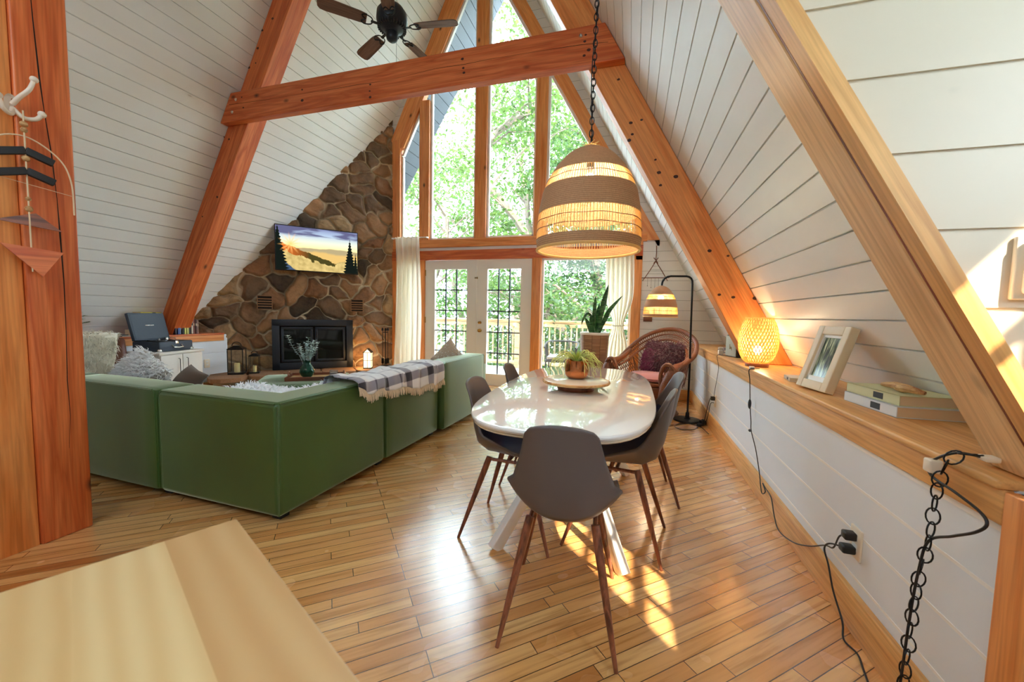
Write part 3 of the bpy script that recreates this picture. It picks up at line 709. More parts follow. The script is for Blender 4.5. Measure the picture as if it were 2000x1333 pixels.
# coordinates local to the outer corner (0,0)
section(-1.95, -.955, 0, .92, 's'); section(-2.93, -1.95, 0, .92, 's')
section(-.92, 0, .93, 1.76, 'e'); section(-.94, .05, 1.765, 2.80, 'e', hs=.70)
Lp = [(-.949, 0), (0, 0), (0, .924), (-.24, .924), (-.24, .24), (-.949, .24)]
cs = obj('sofa_section', MB().prism([(x, y, .05) for x, y in Lp], (0, 0, HS-.05)), 'green_velvet', sofa)
bv = cs.modifiers.new('b', 'BEVEL'); bv.width = .028; bv.segments = 4
for P in ([(-.93, .002, .07), (-.93, .002, HS-.03), (-.91, .003, HS-.006), (-.02, .003, HS-.006)], [(-.003, .02, HS-.006), (-.003, .90, HS-.006), (-.002, .912, .07)], [(-.006, .006, .06), (-.006, .006, HS-.02)]): piping(P, cs, .004)
for (a, b, c, d) in ((-.95, -.245, .245, .93), (-1.945, -.96, .245, 1.0), (-2.92, -1.955, .245, 1.0), (-.98, -.245, .935, 1.755), (-.98, -.20, 1.77, 2.79)):
    s = obj('seat_base', puff_box((a, c, .05), (b, d, .30), .004), 'green_velvet', sofa)
    s = obj('seat_cushion', puff_box((a+.005, c+.005, .30), (b-.005, d-.005, .43), .02, bev=.04), 'green_velvet', sofa)
obj('armrest', puff_box((-.95, 2.81, .05), (-.02, 3.02, .56), .01), 'green_velvet', sofa)
fm = MB()
for x, y in ((-.1, .1), (-1.0, .1), (-1.9, .1), (-2.85, .1), (-.1, .95), (-.1, 1.75), (-.1, 2.7), (-.1, 2.95), (-.85, .85), (-1.9, .9), (-2.85, .9), (-.85, 1.75), (-.85, 2.95)):
    f = MB().box((x-.03, y-.03, 0), (x+.03, y+.03, .055)); obj('sofa_foot', f, 'black_matte', sofa)
# ---- ottoman in front of the hearth
ot = thing('ottoman', 'green velvet ottoman carrying a wooden tray, between sofa and hearth', 'ottoman', (-3.52, 3.55, 0), R_(39))
obj('ottoman_body', puff_box((-.47, -.42, .04), (.47, .42, .40), .008, bev=.05), 'green_velvet', ot)
for x in (-.4, .4):
    for y in (-.35, .35): obj('ottoman_foot', MB().box((x-.03, y-.03, 0), (x+.03, y+.03, .05)), 'black_matte', ot)
# tray
tr = thing('serving_tray', 'rustic wooden tray with raised rim on the green ottoman', 'tray', (-3.40, 3.60, .402), R_(35))
t = MB().box((-.28, -.17, .008), (.28, .17, .016)); obj('tray_base', t, 'driftwood', tr)
for (lo, hi) in (((-.29, -.18, 0), (.29, -.165, .045)), ((-.29, .165, 0), (.29, .18, .045)), ((-.29, -.165, 0), (-.275, .165, .045)), ((.275, -.165, 0), (.29, .165, .045))):
    obj('tray_rim', MB().box(lo, hi, bev=.003), 'walnut_x', tr)
for s in (-1, 1): obj('tray_handle', MB().tube(arc((0, 0, 0), .045, 0, math.pi, 10, 'yz'), .006, 8, M=T_(s*.282, 0, .04)), 'walnut_x', tr)
# vase + eucalyptus
vs = thing('glass_vase', 'teal green glass vase on the wooden tray', 'vase', (-3.50, 3.56, .42))
obj('vase_glass', MB().lathe([(.001, .004), (.045, .0), (.068, .025), (.078, .06), (.070, .10), (.048, .135), (.036, .16), (.042, .185), (.036, .183), (.030, .16), (.042, .132), (.063, .10), (.070, .06), (.060, .03), (.001, .012)], 28), 'green_glassware', vs)
eu = thing('eucalyptus_stems', 'pale silvery eucalyptus stems standing in the green vase', 'foliage', (-3.50, 3.56, .44))
st = MB(); lf = MB(); r2 = random.Random(3)
def leafquad(mb, p, d, nrm, ln, wd, curl=.15):
    d = d.normalized(); s = d.cross(nrm).normalized(); n = s.cross(d)
    mb.add([p[:], (p+d*ln*.35+s*wd/2+n*curl*wd)[:], (p+d*ln*.8+s*wd*.35)[:], (p+d*ln)[:], (p+d*ln*.8-s*wd*.35)[:], (p+d*ln*.35-s*wd/2+n*curl*wd)[:]], [(0, 1, 2, 3, 4, 5)])
for k in range(9):
    a = k*2.4; tilt = (.25 + .5*r2.random()); hgt = .30+.16*r2.random()
    tip = Vector((math.cos(a)*tilt*hgt*.75, math.sin(a)*tilt*hgt*.75, hgt))
    P = smooth_path([(0, 0, -.3*0), (tip*.35+Vector((0, 0, .05)))[:], (tip*.7)[:], tip[:]], 5)
    st.tube(P, .0022, 5)
    for i in range(6, len(P)):
        for q in range(4):
            a2 = r2.random()*6.28; dd = Vector((math.cos(a2), math.sin(a2), .5)); leafquad(lf, Vector(P[i]), dd, Vector((0, 0, 1)), .035, .026)
obj('stems', st, 'eucalyptus', eu); obj('leaves', lf, 'eucalyptus', eu, smooth=False)
cj = thing('candle_jar', 'white candle in a short clear glass on the tray', 'candle', (-3.22, 3.66, .42))
obj('jar_glass', MB().lathe([(.001, 0), (.042, 0), (.045, .08), (.042, .08), (.039, .006), (.001, .006)], 24), 'clear_glassware', cj)
obj('candle', MB().lathe([(.001, .007), (.037, .007), (.037, .055), (.001, .055)], 20), 'candle_white', cj)
# ---- plaid throw over the sofa back
def plaid():
    m, nt, b, o = newmat('plaid_wool')
    t = N(nt, 'TexCoord'); s = N(nt, 'SeparateXYZ'); L(nt, t.outputs['UV'], s.inputs[0])
    def stripes(out, per, w0, w1, off=0):
        a = N(nt, 'Math', operation='MULTIPLY_ADD'); a.inputs[1].default_value = per; a.inputs[2].default_value = off; L(nt, out, a.inputs[0])
        f = N(nt, 'Math', operation='FRACT'); L(nt, a.outputs[0], f.inputs[0])
        return ramp(nt, f.outputs[0], [(0, (1, 1, 1)), (w0-.02, (1, 1, 1)), (w0, (0, 0, 0)), (w1, (0, 0, 0)), (w1+.01, (.55, .55, .55)), (w1+.05, (.55, .55, .55)), (w1+.06, (0, 0, 0)), (1, (0, 0, 0))]).outputs[0]
    a = stripes(s.outputs[0], 1/.30, .24, .62, .1); c = stripes(s.outputs[1], 1/.30, .24, .62, .25)
    f = mix(nt, .5, a, c)
    col = ramp(nt, f, [(0, srgb(236, 238, 240)), (.25, srgb(206, 208, 214)), (.5, srgb(150, 150, 162)), (.75, srgb(90, 86, 100)), (1, srgb(46, 44, 54))]).outputs[0]
    L(nt, col, b.inputs['Base Color']); b.inputs['Roughness'].default_value = .95; b.inputs['Sheen Weight'].default_value = .4
    n2 = N(nt, 'TexNoise'); n2.inputs['Scale'].default_value = 300; L(nt, coords(nt), n2.inputs[0]); bump(nt, b, n2.outputs[0], .4, .004)
plaid()
th = thing('throw_blanket', 'black and white plaid throw with fringe draped over the sofa back', 'blanket', (-1.775, 1.60, 0), R_(-1.2))
def blanket():
    # v across (inner side -> over the top -> outer side), u along the sofa
    mb = MB(); nu, nv = 90, 44; uv = []
    ua, ub = .58, 1.76
    prof = [(-.36, .47), (-.30, .60), (-.262, .685), (-.20, .708), (-.12, .708), (-.03, .706), (.012, .690), (.022, .65), (.026, .60), (.028, .55)]
    pl = [0]
    for i in range(1, len(prof)): pl.append(pl[-1]+math.dist(prof[i], prof[i-1]))
    tot = pl[-1]
    def at(s):
        for i in range(1, len(prof)):
            if s <= pl[i] or i == len(prof)-1:
                t = (s-pl[i-1])/(pl[i]-pl[i-1]); return (prof[i-1][0]+(prof[i][0]-prof[i-1][0])*t, prof[i-1][1]+(prof[i][1]-prof[i-1][1])*t)
    edge = []
    for j in range(nv):
        for i in range(nu):
            u = i/(nu-1); v = j/(nv-1)
            lim = tot*(.985-.06*math.sin(u*5.0+.6)-.12*max(0, .12-u)/.12+.02*math.sin(u*23))  # uneven hem
            x, z = at(lim*v); y = ua+(ub-ua)*u + .05*(1-v)
            w = .010*math.sin(u*31+v*2)*(.3+v)+.006*math.sin(u*67+v*5)+.02*max(0, math.sin(u*9+1))**4
            hang = 1 if v > .62 else 0
            z += w*.5+.006; x += (w+.012 if hang else 0) if v > .55 else 0
            if .2 < v < .6: z += .012*max(0, math.sin(u*14+v*3))
            mb.v.append((x, y, z)); uv.append((y, lim*v))
            if j == nv-1: edge.append(Vector((x, y, z)))
    for j in range(nv-1):
        for i in range(nu-1): a = j*nu+i; mb.f.append((a, a+1, a+nu+1, a+nu))
    mb.uv = uv; return mb, edge
bm_, edge = blanket()
obj('blanket_cloth', bm_, 'plaid_wool', th, solid=.008)
fr = MB(); r2 = random.Random(11)
for i in range(len(edge)-1):
    for k in range(2):
        p = edge[i].lerp(edge[i+1], k/2); q = p+Vector((.004+.01*r2.random(), .012*(r2.random()-.5), -.045-.02*r2.random()))
        fr.tube([p[:], ((p+q)/2+Vector((.004, 0, 0)))[:], q[:]], [.003, .0034, .002], 4)
flat('fringe_wool', srgb(226, 208, 180), .95); flat('fringe_dark', srgb(50, 44, 44), .95)
obj('fringe', fr, 'fringe_wool', th)
# ---- fluffy things
def fur(mb, surf, n, ln, wd, seed, droop=.4, lift=.6):
    rr = random.Random(seed)
    for _ in range(n):
        p, nn = surf(rr); d = (nn*lift+Vector((rr.uniform(-1, 1), rr.uniform(-1, 1), rr.uniform(-1, .6)-droop))*.6).normalized()
        l_ = ln*(.6+.8*rr.random()); s = d.orthogonal().normalized(); s.rotate(Matrix.Rotation(rr.random()*6.28, 3, d)); q = p+d*l_*.55+nn*l_*.1; e = p+d*l_+Vector((0, 0, -droop*l_*.4))
        mb.add([(p-s*wd)[:], (p+s*wd)[:], (q+s*wd*.8)[:], e[:], (q-s*wd*.8)[:]], [(0, 1, 2, 3, 4)])
    return mb
def pillow_mesh(wx, wy, th_, n=22, pw=.55):
    mb = MB()
    for s in (1, -1):
        o = len(mb.v)
        for j in range(n):
            for i in range(n):
                u, v = 2*i/(n-1)-1, 2*j/(n-1)-1
                h = (max(0, (1-u*u))*max(0, (1-v*v)))**pw
                pin = 1-.10*(1-abs(u))*(abs(v)**2)-.0; pin2 = 1-.10*(1-abs(v))*(abs(u)**2)
                mb.v.append((u*wx/2*pin2, s*h*th_/2, v*wy/2*pin))
        for j in range(n-1):
            for i in range(n-1):
                a = o+j*n+i; q = (a, a+1, a+n+1, a+n); mb.f.append(q if s < 0 else q[::-1])
    return mb
def pillow_surf(wx, wy, th_):
    def f(rr):
        u, v, s = rr.uniform(-1, 1), rr.uniform(-1, 1), rr.choice((-1, 1)); h = ((1-u*u)*(1-v*v))**.55
        return Vector((u*wx/2, s*h*th_/2, v*wy/2)), Vector((u*.6, s, v*.6)).normalized()
    return f
def pillow(name, label, loc, rz, rx, wx, wy, th_, mat, fmat=None, n=0, ln=.04, ry=0, seed=1, face=None):
    t = thing(name, label, 'pillow', loc, rz)
    M = T_(0, 0, 0, 0, rx, ry)
    o = obj('pillow_cover', pillow_mesh(wx, wy, th_), mat, t, matrix=M)
    if fmat:
        mb = fur(MB(), pillow_surf(wx, wy, th_), n, ln, .0035, seed)
        obj('long_fur', mb, fmat, t, matrix=M, smooth=False)
    return t
pillow('throw_pillow', 'fluffy white shag pillow leaning on the left part of the green sofa', (-3.76, 2.12, .615), R_(-10), R_(-32), .46, .34, .15, 'pillow_grey', 'sheepskin_white', 3400, .045, ry=R_(22))
pillow('throw_pillow', 'small brown pillow peeking over the sofa beside the white shag pillow', (-3.40, 2.25, .59), R_(-15), R_(-40), .34, .22, .12, 'pillow_brown', ry=R_(10))
pillow('throw_pillow', 'white and beige pillow standing on its corner on the far sofa section by the door', (-1.93, 3.95, .68), R_(70), R_(12), .33, .33, .15, 'pillow_beige', 'sheepskin_white', 600, .018, ry=R_(45), seed=5)
# sheepskin over the inner corner of the sofa
sk = thing('sheepskin_rug', 'white sheepskin thrown along the inside edge of the green sofa back', 'sheepskin', (-2.20, 2.14, .655), R_(48))
def skin(u, v):
    x = (u-.5)*.80; y = (v-.5)*.16
    r = 1-.15*math.sin(u*14)*abs(v-.5)
    return (x, y*r, .012+.03*math.sin(u*9)*math.sin(v*3.1)-.16*max(0, v-.65)*2-.05*(1-v))
g = MB().grid(skin, 40, 16); obj('sheepskin_hide', g, 'sheepskin_white', sk, solid=.02)
def skin_s(rr):
    u, v = rr.random(), rr.random(); return Vector(skin(u, v)), Vector((0, 0, 1))
obj('long_fur', fur(MB(), skin_s, 2600, .04, .0035, 9), 'sheepskin_white', sk, smooth=False)
# ---- leather armchair at the far left with a fleece over it
ac = thing('armchair', 'brown leather lounge chair under a white fleece, left of the shag pillow', 'armchair', (-4.93, 2.30, 0), R_(62))
obj('seat', puff_box((-.32, -.34, .26), (.32, .30, .42), .02), 'leather_brown', ac)
M = T_(0, .30, .38, 0, R_(-20)); mbk = puff_box((-.33, -.06, -.06), (.33, .06, .48), .02); obj('backrest', mbk, 'leather_brown', ac, matrix=M)
for s in (-1, 1):
    obj('arm', MB().tube(smooth_path([(s*.36, -.36, .0), (s*.36, -.33, .34), (s*.36, -.25, .54), (s*.36, .05, .56), (s*.36, .36, .50)], 5), .022, 8), 'walnut', ac)
    obj('leg', MB().tube([(s*.36, .34, .52), (s*.36, .44, 0)], .022, 8), 'walnut', ac)
fl = thing('fleece_throw', 'cream long-wool fleece hanging over the leather lounge chair', 'sheepskin', (-4.93, 2.30, 0), R_(62))
def fleece(u, v):
    x = (u-.5)*.56; s = v*1.0
    if s < .46: y, z = .52-.10*s/.46+.045*0, .40+.46*s/.46
    elif s < .56: y, z = .42-.12*(s-.46)/.10, .875+.02*math.sin((s-.46)/.1*3.14)
    else: y, z = .30-.14*(s-.56)/.44, .87-.42*(s-.56)/.44
    return (x*(1-.25*abs(2*v-1)**2), y+.0, z+.01*math.sin(u*11))
obj('fleece_hide', MB().grid(fleece, 24, 40), 'fleece_cream', fl, solid=.02)
def fl_s(rr):
    u, v = rr.random(), rr.random(); p = Vector(fleece(u, v)); n_ = Vector((0, 1, .2)) if v < .46 else Vector((0, 0, 1)) if v < .56 else Vector((0, -1, .3)); return p, n_.normalized()
obj('long_fur', fur(MB(), fl_s, 5200, .055, .004, 19, droop=.8), 'fleece_cream', fl, smooth=False)
# ---- dining table
tb = thing('dining_table', 'long white glossy dining table with rounded ends and splayed white legs', 'table', (-.30, 2.35, 0))
def superell(hw, hl, n=72, p=2.9):
    out = []
    for i in range(n):
        a = 2*math.pi*i/n; c, s = math.cos(a), math.sin(a)
        k = (abs(c)**p+abs(s)**p)**(-1/p); out.append((hw*c*k, hl*s*k))
    return out
O = superell(.437, .965, p=3.3)
def slab(O, z0, z1, r, inner=1.0):
    mb = MB(); n = len(O); lay = [(z0, .985), (z0+.003, 1-.006), (z0+(z1-z0)*.5, 1), (z1-.006, 1), (z1-.002, .996), (z1, .988)]
    vs = [(x*s, y*s, z) for z, s in lay for x, y in O]; m = len(lay)
    fs = [(j*n+i, j*n+(i+1) % n, (j+1)*n+(i+1) % n, (j+1)*n+i) for j in range(m-1) for i in range(n)]
    fs += [tuple(range(n))[::-1], tuple(range((m-1)*n, m*n))]; return mb.add(vs, fs)
obj('tabletop', slab(O, .728, .752, .004), 'table_white', tb, angle=30)
obj('tabletop_edge', slab([(x*.985, y*.985) for x, y in O], .712, .7285, .004), 'table_edge', tb, angle=30)
obj('mounting_plate', MB().box((-.16, -.34, .698), (.16, .34, .713), bev=.004), 'white_trim', tb)
for sx_ in (-1, 1):
    for sy_ in (-1, 1):
        foot = Vector((sx_*.315, sy_*.56 if sy_ < 0 else .66, 0)); top = Vector((-sx_*.04, sy_*.10, .70)); dv = top-foot
        P = [foot+dv*t for t in (0.0, .5, 1)]
        m_ = MB(); M = dv.to_track_quat('Z', 'Y').to_matrix().to_4x4(); M.translation = foot
        m_.box((-.022, -.034, .006), (.022, .034, dv.length), M, bev=.006)
        obj('leg', m_, 'white_trim', tb)
obj('hub', MB().box((-.06, -.14, .30), (.06, .14, .42), bev=.01), 'white_trim', tb)
# ---- dining chairs
def shell_pt(u, v):
    K = [(0, .225, .432, .200, .015, -.02), (.12, .20, .445, .208, .03, 0), (.3, .05, .432, .210, .07, 0), (.5, -.12, .436, .208, .125, .02), (.6, -.185, .475, .203, .10, .07), (.72, -.215, .56, .178, .035, .08), (.86, -.238, .69, .145, .004, .05), (.96, -.256, .80, .122, -.010, .02), (1, -.262, .824, .104, -.018, .012)]
    for a, b in zip(K, K[1:]):
        if v <= b[0]+1e-9:
            t = (v-a[0])/(b[0]-a[0]); t2 = t*t*(3-2*t)*.4+t*.6
            y, z, w_, lf_, fw = [a[i]+(b[i]-a[i])*t2 for i in range(1, 6)]; break
    e = abs(u)**2.4
    return (u*w_, y+fw*e, z+lf_*e)
def make_chair(label):
    t = thing('dining_chair', label, 'chair', (0, 0, 0), 0, 'dining chairs round the white table')
    obj('seat_shell', MB().grid(lambda a, b: shell_pt(a*2-1, b), 33, 45), 'chair_shell', t, solid=.009)
    def seat_shade_pt(a, b):
        u = a*2-1; v = .05+.62*b; x, y, z = shell_pt(u*.86, v); return (x, y+.006, z+.016*(1-abs(u)**4)+.004)
    obj('seat_shade', MB().grid(seat_shade_pt, 25, 30), 'seat_shade_navy', t)  # navy sheet: the shadow inside the seat put into colour
    for sx_ in (-1, 1):
        for (y0, y1) in ((-.10, -.235), (.11, .25)):
            top = Vector((sx_*.12, y0, .425)); ft = Vector((sx_*.205, y1, .0))
            obj('leg', MB().tube([top[:], (top.lerp(ft, .15))[:], (top.lerp(ft, .6))[:], ft[:]], [.016, .0165, .0125, .0075], 10), 'walnut', t)
        obj('under_rail', MB().tube([(sx_*.12, -.11, .415), (sx_*.12, .12, .415)], .009, 8), 'walnut', t)
    obj('cross_rail', MB().tube([(-.13, 0, .412), (.13, 0, .412)], .009, 8), 'walnut', t)
    return t
ch = make_chair('grey shell dining chair at the near end of the table, back to the camera')
ch.location = (-.222, 1.50, 0); ch.rotation_euler = (0, 0, R_(4))
for (x, y, rz, lab) in ((-.585, 2.03, -92, 'grey shell dining chair at the sofa side of the table, nearer of the two'),
                        (-.60, 2.72, -88, 'grey shell dining chair at the sofa side of the table, nearer the french doors'),
                        (-.03, 2.12, 84, 'grey shell dining chair at the shelf side of the table, nearer of the two'),
                        (.075, 2.74, 96, 'grey shell dining chair at the shelf side of the table, nearer the wicker armchair')):
    c_ = copy_tree(ch); c_.location = (x, y, 0); c_.rotation_euler = (0, 0, R_(rz)); c_['label'] = lab
# ---- lazy susan and pot with air plant
ls = thing('lazy_susan', 'round wooden turntable with a glazed white top on the dining table', 'turntable', (-.295, 2.28, .753))
obj('turntable_base', MB().lathe([(.001, 0), (.105, 0), (.108, .01), (.105, .034), (.001, .034)], 40), 'walnut_x', ls)
obj('turntable_rim', MB().lathe([(.001, .034), (.16, .034), (.192, .040), (.196, .050), (.190, .055), (.183, .053)], 56), 'driftwood', ls)
flat('turntable_top', srgb(222, 216, 204), .12, var=.08)
obj('turntable_plate', MB().lathe([(.001, .0555), (.18, .0555), (.186, .053)], 56), 'turntable_top', ls)
cp = thing('copper_pot', 'shiny copper pot on the turntable holding trailing lime green plants', 'pot', (-.30, 2.33, .8095))
obj('pot_body', MB().lathe([(.001, 0), (.045, 0), (.060, .010), (.069, .028), (.071, .05), (.071, .108), (.068, .110), (.066, .106), (.066, .05), (.001, .045)], 48), 'copper', cp)
obj('pot_soil', MB().lathe([(.001, .09), (.0655, .09)], 24), 'soil', cp)
ap = thing('air_plant', 'lime green spiky succulent with long trailing tendrils in the copper pot', 'plant', (-.30, 2.33, .895))
r2 = random.Random(21)
sp = MB()
for k in range(34):
    a = r2.random()*6.28; el = r2.uniform(.5, 1.5); ln = r2.uniform(.05, .085)
    d = Vector((math.cos(a)*math.cos(el), math.sin(a)*math.cos(el), math.sin(el))); b = Vector((0, 0, .01))
    sp.tube([b[:], (b+d*ln*.5)[:], (b+d*ln)[:]], [.005, .0042, .0006], 5)
obj('succulent_leaves', sp, 'leaf_lime', ap)
tl = MB()
for k in range(46):
    s = 1 if k % 2 else -1; a = (0 if s > 0 else math.pi)+r2.uniform(-1.0, 1.0)
    R1 = r2.uniform(.07, .17); h = r2.uniform(.03, .085); dr = r2.uniform(-.09, .03)
    c, sn = math.cos(a), math.sin(a)
    P = smooth_path([(0, 0, 0), (c*R1*.3, sn*R1*.3, h*.8), (c*R1*.65, sn*R1*.65, h), (c*R1*.95, sn*R1*.95, h*.4+dr*.2), (c*R1*(1.02+.1*r2.random()), sn*R1, dr)], 4)
    tl.tube(P, [.0026*(1-.7*i/len(P)) for i in range(len(P))], 4)
    for q in range(2):
        i = r2.randint(6, len(P)-3); p = Vector(P[i]); d = Vector((c+r2.uniform(-.8, .8), sn+r2.uniform(-.8, .8), r2.uniform(-1, .2))).normalized()
        tl.tube([p[:], (p+d*.02)[:], (p+d*.035+Vector((0, 0, -.008)))[:]], [.0018, .0014, .0006], 4)
obj('trailing_tendrils', tl, 'leaf_pale', ap)
# ---- kitchen counter in the foreground
cn = thing('kitchen_counter', 'pale butcher-block counter corner in the near left foreground', 'counter', (-.499, .384, 0), R_(-25.1))
def butcher():
    m, nt, b, o = newmat('butcher_block')
    co = coords(nt)
    br = N(nt, 'TexBrick'); L(nt, co, br.inputs[0]); br.inputs['Color1'].default_value = (0, 0, 0, 1); br.inputs['Color2'].default_value = (1, 1, 1, 1); br.inputs['Mortar'].default_value = (.5, .5, .5, 1)
    br.inputs['Scale'].default_value = 1; br.inputs['Mortar Size'].default_value = 0; br.inputs['Brick Width'].default_value = .5; br.inputs['Row Height'].default_value = .074; br.offset = .4
    pal = ramp(nt, br.outputs['Color'], [(0, srgb(206, 162, 108)), (.4, srgb(224, 190, 134)), (1, srgb(232, 202, 148))]).outputs[0]
    sh = N(nt, 'VectorMath', operation='ADD'); L(nt, co, sh.inputs[0]); sc = N(nt, 'VectorMath', operation='SCALE'); sc.inputs['Scale'].default_value = 3.7; L(nt, br.outputs['Color'], sc.inputs[0]); L(nt, sc.outputs[0], sh.inputs[1])
    mp = N(nt, 'Mapping'); mp.inputs['Scale'].default_value = (4, 13, 4); L(nt, sh.outputs[0], mp.inputs[0])
    wv = N(nt, 'TexWave'); wv.wave_type = 'RINGS'; wv.inputs['Scale'].default_value = 1.1; wv.inputs['Distortion'].default_value = 2.4; wv.inputs['Detail'].default_value = 2; L(nt, mp.outputs[0], wv.inputs[0])
    g = mix(nt, wv.outputs[0], (.90, .84, .77), (1.0, 1.0, 1.0)); L(nt, mix(nt, 1, pal, g, 'MULTIPLY'), b.inputs['Base Color']); b.inputs['Roughness'].default_value = .45
butcher()
obj('counter_top', MB().box((0, -1.1, .862), (2.0, 0, .90), bev=.003), 'butcher_block', cn)
obj('counter_cabinet', MB().box((.03, -1.07, .09), (1.97, -.03, .862)), 'cabinet_white', cn, smooth=False)
obj('toe_kick', MB().box((.07, -1.03, 0), (1.93, -.07, .09)), 'black_matte', cn, smooth=False)
# ================================================================ HEARTH CORNER (local frame: x along the stone wall, y out into the room)
def hearth_frame(s, off=0, z=0):
    """s metres along the wall from the window-wall corner, off metres out of it"""
    d = Vector((-.682, -.731, 0)).normalized(); n = Vector((.731, -.682, 0)).normalized()
    p = Vector((-4.05, 6.045, 0))+d*s+n*off; return (p.x, p.y, z)
HA = R_(47)     # local +x points towards the window wall, local -y into the room
hs_ = MB(); r2 = random.Random(4)
he = thing('stone_hearth', 'raised stone hearth slab running along the foot of the stone wall', 'hearth', hearth_frame(1.2, .0), HA)
def slabstone(cx, cy, w_, d_, z0, z1, seed):
    rr = random.Random(seed); n = 14; P = []
    for i in range(n):
        a = 2*math.pi*i/n; k = (abs(math.cos(a))**4+abs(math.sin(a))**4)**(-.25)*(1+rr.uniform(-.06, .05)); P.append((cx+w_/2*math.cos(a)*k, cy+d_/2*math.sin(a)*k, z0))
    return MB().prism(P, (0, 0, z1-z0))
for k, (cx, w_) in enumerate(((-1.14, .44), (-.70, .46), (-.22, .50), (.28, .50), (.76, .46), (1.04, .20))):
    obj('hearth_slab', slabstone(cx, -.34, w_+.02, (.78 if k == 0 else .56)+.06*math.sin(k*2.1), .185, .24, k), 'hearth_stone', he, smooth=False)
obj('hearth_body', MB().box((-1.30, -.56, 0), (1.10, -.07, .186)), MATS['fieldstone'] if 'fieldstone' in MATS else 'hearth_stone', he, smooth=False)
# fireplace insert: centre along the wall
c0 = 1.247
fi = thing('fireplace_insert', 'black framed fireplace insert with two glass doors in the stone wall', 'fireplace', hearth_frame(c0, .075, .242), HA)
W2, H2 = .575, .782
mb = MB()
for lo, hi in (((-W2, -.05, 0), (-W2+.10, .0, H2)), ((W2-.10, -.05, 0), (W2, 0, H2)), ((-W2, -.05, H2-.10), (W2, 0, H2)), ((-W2, -.05, 0), (W2, 0, .11))): mb.box(lo, hi, bev=.004)
flat('stove_black', srgb(44, 50, 60), .4, .3)
obj('surround', mb, 'stove_black', fi)
obj('firebox', MB().box((-W2+.08, .0, .1), (W2-.08, .02, H2-.08)), 'dark_gap', fi, smooth=False)
flat('stove_glass', (.01, .012, .014), .05)
for s in (-1, 1):
    a, b = (-.455, -.015) if s < 0 else (.015, .455)
    m2 = MB()
    for lo, hi in (((a, -.04, .12), (a+.035, -.015, .665)), ((b-.035, -.04, .12), (b, -.015, .665)), ((a, -.04, .12), (b, -.015, .155)), ((a, -.04, .63), (b, -.015, .665))): m2.box(lo, hi, bev=.003)
    dr = obj('stove_door', m2, 'stove_black', fi)
    obj('stove_pane', MB().box((a+.03, -.026, .15), (b-.03, -.022, .635)), 'stove_glass', dr, smooth=False)
    obj('door_handle', MB().tube([(s*.03, -.045, .50), (s*.03, -.065, .52), (s*.03, -.065, .60), (s*.03, -.045, .62)], .006, 8), 'black_metal', dr)
# vent grilles
for s_, z_, lab in ((1.905, 1.18, 'small brass-framed slotted vent grille left above the fireplace'), (.595, 1.17, 'small slotted vent grille right above the fireplace')):
    g = thing('vent_grille', lab, 'vent', hearth_frame(s_, .055, z_), HA, 'vent grilles in the stone wall')
    m2 = MB().box((-.10, -.012, -.01), (.10, .0, .0)).box((-.10, -.012, .19), (.10, 0, .20)).box((-.10, -.012, 0), (-.09, 0, .19)).box((.09, -.012, 0), (.10, 0, .19))
    obj('grille_frame', m2, 'hearth_stone', g, smooth=False); obj('grille_back', MB().box((-.095, 0, 0), (.095, .01, .19)), 'dark_gap', g, smooth=False)
    m2 = MB()
    for k in range(4): m2.box((-.09, -.012, .028+k*.038), (.09, -.002, .044+k*.038))
    obj('grille_slats', m2, 'hearth_stone', g, smooth=False)
